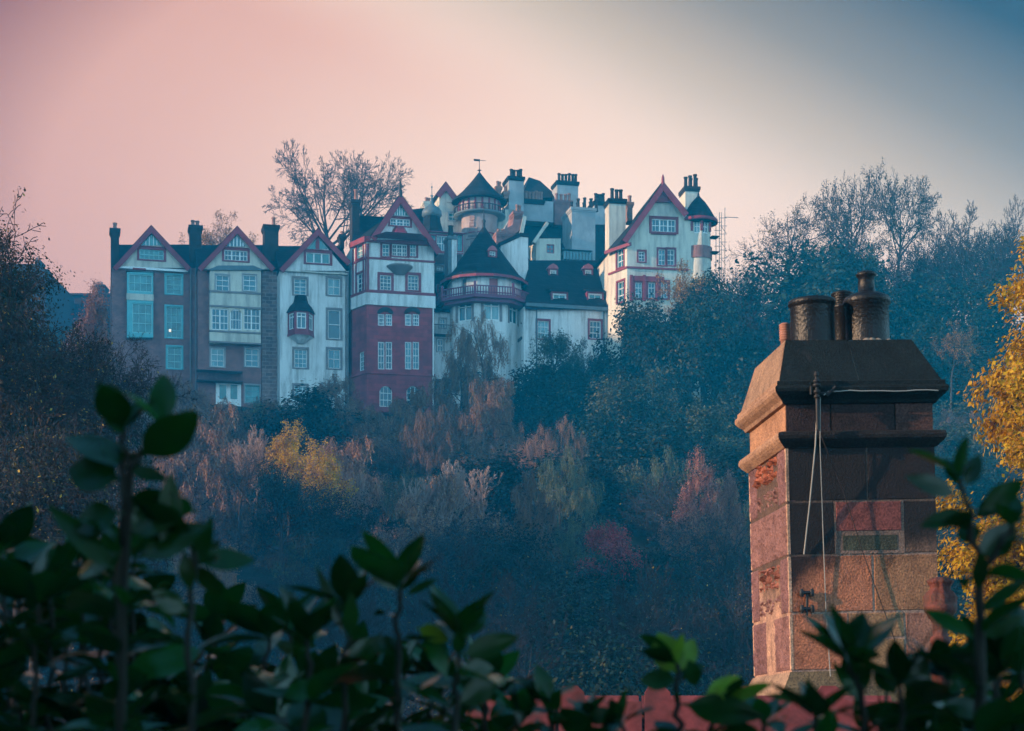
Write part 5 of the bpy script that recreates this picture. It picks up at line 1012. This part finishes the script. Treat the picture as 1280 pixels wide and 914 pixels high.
tree('bare2', 'bare_tree', 1165, 285, 160, 120, 'bare many stemmed tree right of the tall skyline pair', rz=5.0)
tree('bare2', 'bare_tree', 1100, 300, 156, 110, 'bare many stemmed tree just above the black chimney pots', rz=2.2)
tree('bare2', 'bare_tree', 1135, 330, 150, 100, 'small bare tree behind the domed chimney pot', rz=1.2)
tree('bare', 'bare_tree', 1230, 300, 158, 110, 'wide bare tree half covered by the yellow maple', rz=1.9)
tree('oak', 'leafy_tree', 1000, 308, 150, 170, 'dark leafy tree above the sloping stone cap', rz=1)
tree('oak2', 'leafy_tree', 1085, 318, 146, 160, 'dark leafy tree behind the two big pots', rz=2)
tree('thicket', 'twiggy_tree', 920, 330, 154, 90, 'twiggy tree beside the scaffold with sky showing through', rz=2.9)
tree('autumn', 'autumn_tree', 860, 325, 141, 105, 'autumn tree with orange top leaves in front of the round turret', rz=2.1)
tree('oak2', 'leafy_tree', 858, 370, 139, 120, 'dark leafy tree under the orange topped one before the turret', rz=.7)
tree('oak', 'leafy_tree', 800, 372, 140, 105, 'dark leafy tree below the red windows of the right gable', rz=3)
tree('bare2', 'bare_tree', 940, 360, 147, 100, 'bare tree with light breaking through, left of the stone chimney', rz=.9)
tree('oak', 'leafy_tree', 930, 420, 140, 120, 'dark leafy tree just left of the chimney cornice', rz=5)
tree('oak2', 'leafy_tree', 1150, 395, 140, 130, 'dark leafy tree right of the domed pot', rz=5.3)
tree('autumn', 'autumn_tree', 1190, 400, 136, 70, 'russet speckled tree between the domed pot and the yellow maple', rz=4)
tree('oak', 'leafy_tree', 1215, 430, 138, 140, 'dark leafy tree behind the yellow maple', rz=2.5)
for i, (k_, n_, px, pt_, Y, w_, lab) in enumerate((('briar', 'twiggy_tree', 1165, 292, 163, 150, 'dense dark twiggy tree filling the skyline right of the tall pair'), ('briar', 'twiggy_tree', 1228, 282, 161, 150, 'dense dark twiggy tree on the skyline above the yellow maple'), ('thicket', 'twiggy_tree', 1285, 290, 159, 150, 'dense dark twiggy tree at the right edge of the skyline'), ('oak', 'leafy_tree', 1165, 350, 148, 150, 'dark leafy tree under the dense skyline twigs right of the domed pot'), ('oak2', 'leafy_tree', 1240, 355, 147, 160, 'dark leafy tree under the skyline above the yellow maple'), ('oak', 'leafy_tree', 930, 352, 149, 100, 'dark leafy tree on the skyline beside the scaffold'), ('oak2', 'leafy_tree', 878, 336, 139.5, 104, 'dark leafy tree under the round turret, right of the orange topped tree'), ('oak', 'leafy_tree', 1045, 300, 156, 130, 'dark leafy tree low behind the tallest skyline tree'))): tree(k_, n_, px, pt_, Y, w_, lab, rz=i*1.1)
# --- upper bank, just under the houses
tree('russet', 'russet_tree', 120, 352, 118, 95, 'twiggy russet tree before the teal bay window', rz=.3)
tree('birch2', 'brown_tree', 608, 392, 139, 100, 'brown feathery tree in front of the octagonal turret', rz=.5)
tree('birch', 'brown_tree', 578, 446, 136, 80, 'brown feathery tree at the right foot of the red stone tower', rz=1.5)
tree('birch2', 'brown_tree', 405, 466, 138, 95, 'brown feathery bush in front of the white oriel house', rz=2.5)
tree('birch2', 'brown_tree', 512, 522, 134, 90, 'brown feathery bush under the arched windows', rz=3.3)
tree('birch2', 'brown_tree', 228, 466, 137, 95, 'dim brown bush beside the white door', rz=4.3)
tree('birch2', 'brown_tree', 335, 522, 135, 90, 'dim brown bush under the rubble pier', rz=5.1)
tree('olive', 'leafy_tree', 690, 412, 141, 80, 'low leafy tree under the windows of the dormered house', rz=.5)
tree('bare2', 'bare_tree', 725, 418, 142, 70, 'thin bare sapling before the dormered house', rz=.5)
tree('oak2', 'leafy_tree', 748, 440, 139, 90, 'dark leafy tree right of the thin bare sapling', rz=.5)
BANK = ((292, 512, 134, 95, 'birch2', 'feathery brown bush in front of the rubble pier foot'), (352, 500, 133, 90, 'birch2', 'feathery brown bush below the drainpipes of the white oriel house'), (428, 502, 134, 95, 'birch2', 'feathery brown bush at the left foot of the red stone tower'), (475, 530, 128, 110, 'birch2', 'wide brown bush under the two bushes at the red stone tower'), (400, 512, 131, 100, 'olivebirch', 'olive brown bush above the larger sunlit yellow bush'), (535, 545, 124, 100, 'birch', 'brown birch above the dim pale twigs'), (625, 500, 130, 90, 'birch2', 'brown bush right below the octagonal turret bush'), (650, 545, 118, 95, 'birch2', 'dull brown bush left of the flat topped olive tree'), (205, 500, 134, 90, 'birch2', 'brown bush below the teal windows, left of the white door'))
for i, (px, pt_, Y, w_, k_, lab) in enumerate(BANK): tree(k_, 'olive_tree' if k_ == 'olivebirch' else 'brown_tree', px, pt_, Y, w_, lab, rz=i*1.3)
# --- signature trees of the slope
tree('yshrub', 'yellow_tree', 360, 522, 106, 66, 'sunlit yellow bush glowing on the dim slope under the white oriel house', rz=.5)
tree('yshrub', 'yellow_tree', 405, 548, 104, 74, 'larger sunlit yellow bush, lower and right of the other', rz=2.5)
tree('oakfine', 'leafy_tree', 352, 574, 100, 105, 'dark leafy tree hiding the foot of the sunlit yellow bushes', rz=.5)
tree('oakfine', 'leafy_tree', 428, 606, 98, 110, 'dark leafy tree lower right of the sunlit yellow bushes', rz=2.5)
tree('thicket', 'twiggy_tree', 300, 560, 103, 90, 'dark twiggy tree lower left of the sunlit yellow bushes', rz=2.5)
tree('briar', 'twiggy_tree', 565, 640, 95, 150, 'dark twiggy tree hiding the foot of the pale upright bushes', rz=2.5)
tree('pale', 'pale_bush', 322, 533, 107, 60, 'pale pinkish twigs left of the sunlit yellow bushes', rz=2.5)
tree('pale', 'pale_bush', 440, 578, 106, 66, 'pale pinkish twigs right of the sunlit yellow bushes', rz=1.5)
tree('pale', 'pale_bush', 590, 572, 108, 96, 'upright bush of pale sunlit twigs in mid slope', rz=.5)
tree('pale', 'pale_bush', 545, 578, 99, 95, 'upright pale twigs, dimmer, left of the sunlit pale bush', rz=3.5)
tree('birch', 'brown_tree', 602, 470, 124, 95, 'tall weeping brown birch below the turret', rz=.2)
tree('birch2', 'brown_tree', 545, 508, 122, 100, 'broad brown birch below the red stone tower', rz=1.2)
tree('olivebirch', 'olive_tree', 700, 556, 104, 100, 'flat topped olive tree in the middle of the slope', rz=1.2)
tree('birch', 'brown_tree', 672, 588, 92, 66, 'weeping pinkish brown birch in front of the flat topped olive tree', rz=2.2)
tree('russet', 'russet_tree', 874, 560, 96, 84, 'conical russet tree left of the stone chimney', rz=2.2)
tree('russet', 'russet_tree', 912, 585, 93, 60, 'smaller russet tree touching the conical one beside the chimney', rz=.2)
tree('redtree', 'red_tree', 760, 648, 88, 85, 'dark red bush low on the slope', rz=.2)
tree('birch2', 'brown_tree', 712, 520, 115, 80, 'small brown tree above the flat topped olive tree', rz=.2)
for i, (px, pt_, Y, w_, lab) in enumerate(((560, 668, 66, 170, 'bare dark branching tree standing in the blue mist low in the centre'), (455, 690, 60, 170, 'bare dark branching tree in the mist behind the glossy laurel shoots'), (650, 712, 58, 150, 'bare dark branching tree low in the mist above the crested tiles'), (790, 700, 60, 150, 'bare dark branching tree low on the slope right of the dark red bush'))): tree('bare2', 'bare_tree', px, pt_, Y, w_, lab, rz=1.7*i)
tree('oak2', 'leafy_tree', 715, 450, 138, 95, 'dark leafy tree closing the gap under the dormered house', rz=2.2)
tree('oak', 'leafy_tree', 668, 452, 139, 85, 'dark leafy tree beside the brown one at the octagonal turret', rz=.2)
# --- near trees at the two sides
tree('yellow', 'yellow_maple', 1358, 296, 34, 290, 'yellow maple glowing in the sun at the right edge, its highest crown', rz=.4)
tree('yellow', 'yellow_maple', 1350, 440, 30, 280, 'yellow maple bough right of the stone chimney, in the middle of the glow', rz=1.7)
tree('yellow', 'yellow_maple', 1296, 585, 27, 290, 'yellow maple lower down, behind the urn finial', rz=3.1)
tree('yellow', 'yellow_maple', 1290, 720, 25, 280, 'lowest yellow maple, down at the laurel in the bottom right corner', rz=5.1)
tree('briar', 'twiggy_tree', -55, 255, 42, 330, 'dark tangled tree at the left edge with a few yellow leaves', rz=.4)
tree('briar', 'twiggy_tree', 55, 372, 46, 270, 'dark tangled tree in front, right of the one at the left edge', rz=3.3)
tree('thicket', 'twiggy_tree', 150, 415, 52, 190, 'tangled twiggy tree under the end of the terrace', rz=5.2)
tree('briar', 'twiggy_tree', 20, 500, 34, 340, 'lowest dark tangled tree at the left behind the laurel', rz=1.9)
tree('oakfine', 'leafy_tree', 5, 292, 47, 150, 'dark leafy tree standing tallest within the tangle at the left edge', rz=2.9)
tree('oakfine', 'leafy_tree', -40, 330, 50, 260, 'dark leafy tree deep behind the tangled twigs at the left edge', rz=1.9)
tree('oakfine', 'leafy_tree', 70, 430, 55, 240, 'dark leafy tree behind the tangled twigs, below the far tenements', rz=.9)
# --- the rest of the wood, row behind row
def top_limit(px): return np.interp(px, [0, 150, 230, 300, 420, 470, 545, 610, 660, 760, 830, 900, 1000, 1280], [500, 500, 515, 530, 515, 525, 525, 465, 450, 445, 420, 440, 450, 470])
LAND = [(-1, 160, 'below the far tenement'), (160, 250, 'below the teal windowed brick house'), (250, 350, 'below the cream bay house'), (350, 437, 'below the white oriel house'), (437, 550, 'below the red stone tower'), (550, 665, 'below the octagonal turret'), (665, 770, 'below the dormered house'), (770, 900, 'below the right gable house'), (900, 990, 'beside the stone chimney'), (990, 1180, 'behind the stone chimney'), (1180, 1400, 'behind the yellow maple')]
ROWS = [(131, 30, 66, 'on the highest bank'), (121, 66, 68, 'high on the slope'), (111, 102, 74, 'on the upper slope'), (100, 140, 80, 'in mid slope'), (89, 182, 88, 'below mid slope'), (78, 224, 100, 'on the lower slope'), (67, 268, 114, 'near the foot of the slope'), (57, 318, 140, 'at the foot of the slope'), (47, 372, 165, 'in the shadowy valley bottom')]
ADJ = {'oakfine': 'dense dark green tree', 'briar': 'dark brambly tree', 'oak': 'dark leafy tree', 'oak2': 'broad dark leafy tree', 'olive': 'olive green tree', 'birch': 'weeping brown birch', 'birch2': 'brown feathery tree', 'olivebirch': 'feathery olive tree', 'bare2': 'bare grey tree', 'thicket': 'tangled twiggy tree', 'redtree': 'dull red bush', 'russet': 'dull russet tree'}
KN = {'oakfine': 'leafy_tree', 'briar': 'twiggy_tree', 'oak': 'leafy_tree', 'oak2': 'leafy_tree', 'olive': 'leafy_tree', 'birch': 'brown_tree', 'birch2': 'brown_tree', 'olivebirch': 'olive_tree', 'bare2': 'bare_tree', 'thicket': 'twiggy_tree', 'redtree': 'red_tree', 'russet': 'russet_tree'}
seen = {}
for Yr, off, step, rowname in ROWS:
    px = 20+TR.uniform(0, step)
    while px < 1300:
        if not (Yr < 60 and px > 1215):
            left = px < 560
            pool = ['oakfine', 'oakfine', 'briar', 'thicket', 'bare2', 'thicket'] if Yr < 95 else ['oak', 'oak2', 'olivebirch', 'birch2', 'birch', 'thicket', 'olive']
            if px > 640: pool = ['oakfine', 'oakfine', 'olivebirch', 'briar', 'thicket', 'oakfine'] if Yr < 95 else ['oak', 'oak2', 'oak', 'olivebirch', 'olive', 'thicket', 'oak2'] if Yr < 112 else ['oak', 'oak2', 'oak2', 'olive', 'birch2']
            if left and 88 < Yr < 125: pool = pool+['birch2', 'birch']
            key = TR.choice(pool); land = next(n for a, b, n in LAND if a <= px < b)
            lim = float(top_limit(px)); yt = lim+off*(914-lim)/420*1.0+TR.uniform(-14, 16)
            for sx, sy, sY, sw_ in SIG:      # keep the trees that show in the photograph clear
                if Yr < sY+2 and abs(px-sx) < .5*sw_+.55*step: yt = max(yt, sy+.72*sw_)
            lab = f'{ADJ[key]} {rowname} {land}'; seen.setdefault(lab, []).append(tree(key, KN[key], px+TR.uniform(-10, 10), yt, Yr+TR.uniform(-3, 3), step*TR.uniform(1.5, 2.3)*(1.15 if Yr < 80 else 1), lab))
        px += step*TR.uniform(.8, 1.25)
for lab, os_ in seen.items():
    if len(os_) > 1:
        for o in os_: o['group'] = lab.replace('tree', 'trees', 1).replace('birch ', 'birches ', 1)
# ------------------------------------------------------------------ glossy laurels close to the camera
def laurelmat(name, c0, c1, trans=.3):
    m, t, b = newmat(name); ge = nd(t, 'ShaderNodeNewGeometry'); rp = ramp(t, [(0, c0), (.8, c1), (1, tuple(q*1.8 for q in c1))]); t.links.new(ge.outputs['Random Per Island'], rp.inputs[0])
    co = nd(t, 'ShaderNodeTexCoord'); nz = nd(t, 'ShaderNodeTexNoise'); nz.inputs['Scale'].default_value = 30; t.links.new(co.outputs['Object'], nz.inputs['Vector']); mx = nd(t, 'ShaderNodeMix', data_type='RGBA'); mx.blend_type = 'MULTIPLY'; mx.inputs[0].default_value = .5; t.links.new(rp.outputs[0], mx.inputs[6]); t.links.new(nz.outputs['Color'], mx.inputs[7])
    t.links.new(mx.outputs[2], b.inputs['Base Color']); b.inputs['Roughness'].default_value = .22; b.inputs['Specular IOR Level'].default_value = .5
    tr = nd(t, 'ShaderNodeBsdfTranslucent'); t.links.new(mx.outputs[2], tr.inputs['Color']); ms = nd(t, 'ShaderNodeMixShader'); ms.inputs[0].default_value = trans; t.links.new(b.outputs[0], ms.inputs[1]); t.links.new(tr.outputs[0], ms.inputs[2]); t.links.new(ms.outputs[0], t.nodes['Material Output'].inputs['Surface'])
    return m
M['laurel'] = laurelmat('laurel_leaf', (.005, .046, .008), (.010, .080, .011))
M['laurel_sunny'] = laurelmat('sunny_laurel_leaf', (.16, .32, .03), (.24, .42, .04), .4)  # paler copy of the laurel colour, standing for leaves in sun
M['stem'] = mat('laurel_stem', (.012, .014, .01), .7, .3, 20)
LR = random.Random(21)
def leaf(mb, base, tip, wd, nrm, bend=.12, fold=.18, ns=9):
    base = Vector(base); d = Vector(tip)-base; L_ = d.length; d.normalize(); side = d.cross(nrm).normalized(); up = side.cross(d).normalized(); vs = []
    tw = LR.uniform(-.25, .25); wob = LR.uniform(0, 6)
    for i in range(ns+1):
        t = i/ns; pw = max(0.015, (math.sin(math.pi*min(1, (max(0, t-.10)/.90))**.82))**.80 if t > .10 else .05)*wd/2
        if t >= .999: pw = wd*.01
        c = base+d*L_*t+up*(-bend*L_*(t*t)+bend*L_*.5*t); a = tw*t
        s2 = side*math.cos(a)+up*math.sin(a); u2 = up*math.cos(a)-side*math.sin(a)
        for k, q in enumerate((-1, -.5, 0, .5, 1)): vs.append(c+s2*pw*q+u2*(abs(q)*fold*pw+.04*pw*math.sin(t*9+q*3+wob)))
    mb.add(vs, [(i*5+k, i*5+k+1, i*5+k+6, i*5+k+5) for i in range(ns) for k in range(4)], True)
def rvec(): return Vector((LR.gauss(0, 1), LR.gauss(0, 1), LR.gauss(0, 1))).normalized()
def laurel(label, stems, size=.10, extra=(), sunny=None, dens=1.0, name='laurel_bush', whorl=6):
    root_xy = P(stems[0][0][0], 930, stems[0][0][2]); gz_ = tz(root_xy.x, root_xy.y); root = empty(name, (root_xy.x, root_xy.y, gz_-.03), 0, label, 'shrub'); O = root.location
    st = MB(); lf = MB(); sun_lf = MB()
    for s in stems:
        sun_stem = len(s[0]) > 3
        pts = [P(*q[:3]) for q in s]
        lo = pts[0]
        if lo.z > gz_+.1:
            pts = [Vector((lo.x*.9+root_xy.x*.1, lo.y, gz_-.03)), Vector((lo.x+LR.uniform(-.04, .04), lo.y, (lo.z+gz_)/2))]+pts
        # smooth the stem
        cp = [];
        for i in range(len(pts)-1):
            for j in range(5): cp.append(pts[i].lerp(pts[i+1], j/5)+Vector((LR.gauss(0, .003), LR.gauss(0, .003), 0)))
        cp.append(pts[-1]); n = len(cp); st.tube([p-O for p in cp], [.0085*(1-.6*i/n) for i in range(n)], 6)
        tot = 0; ang = LR.uniform(0, 6.28)
        for i in range(1, n):
            seg = cp[i]-cp[i-1]; tot += seg.length; d = seg.normalized()
            if cp[i].z < EYE-.25: continue
            while tot > .055/dens:
                tot -= .042/dens; ang += 2.4+LR.uniform(-.4, .4); o = Matrix.Rotation(ang, 3, d) @ d.orthogonal().normalized(); dr = (o*.9+d*LR.uniform(-.1, .7)).normalized(); L_ = size*LR.choice((LR.uniform(.5, .8), LR.uniform(.85, 1.2), LR.uniform(1.1, 1.5)))
                leaf(lf, cp[i]-O, cp[i]-O+dr*L_, L_*LR.uniform(.42, .55), (d+rvec()*.5).normalized(), LR.choice((LR.uniform(-.15, .1), LR.uniform(.1, .35), LR.uniform(.35, .75))), LR.uniform(.05, .4))
        d = (cp[-1]-cp[-2]).normalized(); 
        for k in range(whorl):
            ang += 2.4; o = Matrix.Rotation(ang, 3, d) @ d.orthogonal().normalized(); dr = (o*LR.uniform(.35, 1.0)+d*LR.uniform(.3, 1)).normalized(); L_ = size*LR.uniform(.6, 1.1)
            leaf(sun_lf if (sun_stem or (sunny and LR.random() < sunny)) else lf, cp[-1]-O, cp[-1]-O+dr*L_, L_*LR.uniform(.40, .55), (d+rvec()*.3).normalized(), LR.uniform(.0, .25))
    for (bx, by, txx, tyy, Y, w_, yb) in extra:   # individual big leaves that show in outline
        b = P(bx, by, Y); t = P(txx, tyy, Y+LR.uniform(-.03, .03)); nn = Vector((LR.gauss(0, .25), -1, LR.uniform(.1, .6))).normalized(); leaf(sun_lf if yb else lf, b-O, t-O, w_*K*Y, nn, LR.uniform(.03, .15), .12)
    st.build('stem', M['stem'], root, recalc=False); lf.build('foliage', M['laurel'], root, recalc=False)
    if sun_lf.f: tag(sun_lf.build('foliage', M['laurel_sunny'], root, recalc=False), 'leaves coloured paler to look sunlit')
    return root
Ya = 2.6
laurel('tall dark laurel whose upright shoot with big leaves reaches up to the houses', [[(150, 914, Ya), (148, 760, Ya), (152, 640, Ya), (157, 570, Ya), (155, 540, Ya)], [(240, 914, Ya), (238, 760, Ya), (243, 690, Ya)], [(156, 590, Ya), (180, 560, Ya), (205, 535, Ya)]], .11, dens=.55, whorl=2, extra=[
    (155, 520, 122, 478, Ya, 36, 0), (156, 545, 128, 512, Ya, 22, 0), (152, 600, 84, 585, Ya, 60, 0), (152, 640, 90, 660, Ya, 50, 0), (160, 585, 210, 600, Ya, 20, 0), (170, 700, 262, 655, Ya, 46, 0), (205, 535, 245, 512, Ya, 16, 0), (205, 532, 228, 562, Ya, 22, 0), (212, 700, 213, 590, Ya, 34, 0), (150, 640, 215, 665, Ya, 40, 0),
    (160, 670, 230, 640, Ya, 34, 0), (240, 700, 320, 700, Ya, 34, 0), (240, 720, 265, 645, Ya, 24, 0), (238, 740, 230, 690, Ya, 22, 0), (246, 640, 200, 630, Ya, 30, 0), (150, 690, 95, 720, Ya, 34, 0), (240, 705, 280, 745, Ya, 24, 0), (235, 765, 190, 740, Ya, 28, 0), (150, 720, 60, 630, Ya, 30, 0), (150, 540, 175, 500, Ya, 26, 0)])
Yb = 2.9
laurel('laurel of several shoots at the bottom left of centre, glossy leaves catching the sky', [[(430, 930, Yb), (430, 860, Yb), (433, 760, Yb)], [(500, 930, Yb), (498, 800, Yb), (500, 735, Yb)], [(568, 930, Yb), (572, 860, Yb), (575, 800, Yb)], [(380, 930, Yb), (388, 850, Yb), (384, 800, Yb)]], .11, dens=.85, extra=[
    (433, 800, 395, 705, Yb, 14, 0), (433, 790, 430, 722, Yb, 10, 0), (436, 800, 440, 740, Yb, 22, 0), (500, 740, 525, 712, Yb, 16, 0), (500, 740, 452, 703, Yb, 18, 0), (505, 745, 548, 722, Yb, 12, 0), (575, 820, 648, 795, Yb, 30, 0), (575, 840, 618, 835, Yb, 28, 0), (572, 880, 625, 850, Yb, 34, 0), (575, 820, 572, 788, Yb, 18, 0), (520, 785, 562, 800, Yb, 26, 1), (430, 830, 480, 795, Yb, 26, 0), (560, 850, 530, 785, Yb, 26, 0), (470, 815, 500, 800, Yb, 30, 0), (440, 900, 505, 905, Yb, 20, 0), (400, 850, 350, 880, Yb, 30, 0), (395, 810, 365, 790, Yb, 30, 0)])
Yc = 3.1
laurel('laurel shoot with a tip coloured pale to look sunlit, standing before the red ridge', [[(850, 930, Yc), (848, 870, Yc), (846, 830, Yc)], [(880, 930, Yc), (905, 880, Yc)]], .085, dens=.8, whorl=4, extra=[
    (848, 845, 822, 790, Yc, 40, 1), (850, 840, 868, 798, Yc, 26, 1), (848, 850, 800, 850, Yc, 30, 0), (850, 850, 880, 830, Yc, 26, 0), (880, 870, 925, 845, Yc, 20, 1), (850, 880, 955, 895, Yc, 40, 0), (870, 860, 862, 825, Yc, 22, 0)], sunny=.3)
laurel('low laurel sprig at the bottom centre in front of the crested tiles', [[(690, 940, Yc), (690, 900, Yc), (686, 880, Yc)], [(735, 940, Yc), (735, 895, Yc)], [(645, 940, Yc), (650, 890, Yc)], [(610, 945, Yc), (604, 880, Yc)], [(780, 950, Yc), (776, 905, Yc)], [(960, 955, Yc), (955, 905, Yc)]], .075, dens=1.3, extra=[(690, 895, 672, 855, Yc, 12, 0), (690, 890, 700, 862, Yc, 20, 0), (735, 905, 760, 885, Yc, 24, 0), (655, 900, 640, 870, Yc, 14, 0)])
Yd = 2.7
laurel('laurel at the right with dark leaves crossing the yellow maple', [[(1225, 930, Yd), (1222, 820, Yd), (1222, 700, Yd), (1212, 640, Yd), (1200, 600, Yd)], [(1222, 720, Yd), (1245, 690, Yd), (1265, 660, Yd)]], .085, dens=.5, whorl=3, extra=[
    (1200, 620, 1132, 595, Yd, 26, 0), (1200, 610, 1180, 570, Yd, 18, 0), (1205, 610, 1225, 568, Yd, 24, 0), (1212, 640, 1150, 658, Yd, 26, 0), (1215, 650, 1275, 610, Yd, 30, 0), (1222, 680, 1200, 655, Yd, 30, 0), (1222, 700, 1270, 655, Yd, 40, 0), (1222, 740, 1228, 690, Yd, 22, 0), (1222, 800, 1155, 760, Yd, 22, 0), (1222, 800, 1280, 770, Yd, 20, 0), (1220, 770, 1285, 720, Yd, 20, 0), (1225, 640, 1280, 600, Yd, 30, 0)])
Ye = 2.8
laurel('broad laurel along the bottom right covering the foot of the chimney', [[(1080, 940, Ye), (1075, 870, Ye), (1062, 830, Ye)], [(1130, 940, Ye), (1125, 860, Ye)], [(1180, 940, Ye), (1185, 850, Ye)], [(1240, 940, Ye), (1245, 850, Ye)], [(1270, 940, Ye), (1275, 820, Ye)], [(1030, 950, Ye), (1020, 900, Ye)]], .11, dens=1.0, extra=[
    (1075, 880, 1058, 810, Ye, 34, 0), (1075, 880, 1040, 825, Ye, 16, 0), (1078, 870, 1085, 825, Ye, 18, 0), (1045, 880, 955, 868, Ye, 14, 0), (1120, 870, 1095, 830, Ye, 34, 0), (1130, 870, 1160, 818, Ye, 30, 0), (1180, 850, 1260, 825, Ye, 40, 0), (1180, 870, 1130, 850, Ye, 30, 0), (1240, 890, 1180, 880, Ye, 34, 0)])
# darker bushes filling the bottom left corner
for i, (lab, x0, x1, yt, Yf, n) in enumerate((('dense dark laurel filling the bottom left corner', -30, 180, 690, 3.3, 13), ('dense dark laurel between the tall shoot and the glossy shoots', 150, 400, 800, 3.6, 13), ('dark laurel low behind the glossy shoots', 390, 620, 850, 3.9, 10), ('dark laurel in the bottom right corner', 1090, 1300, 850, 3.5, 11))):
    st = []
    for k in range(n):
        x = x0+(x1-x0)*(k+LR.random())/n; y = yt+LR.uniform(-20, 110)*(1 if i else 1.3); Yv = Yf+LR.uniform(-.3, .35); st.append([(x+LR.uniform(-20, 20), 935, Yv), (x+LR.uniform(-12, 12), (y+935)/2, Yv), (x, y, Yv)])
    laurel(lab, st, .125, dens=1.3)

# two unseen trees added only to shade the laurels and block the low sun
put('oak', 'shade_tree', -2.5, -8.5, tz(-2.5, -8.5), 17, 15, .4, 'unseen big tree added behind the viewpoint to shade the laurels')
put('oakfine', 'sunblock_tree', -7.6, 1.2, tz(-7.6, 1.2), 7.2, 9.0, 1.4, 'unseen bushy tree added beside the laurels to block the low sun')
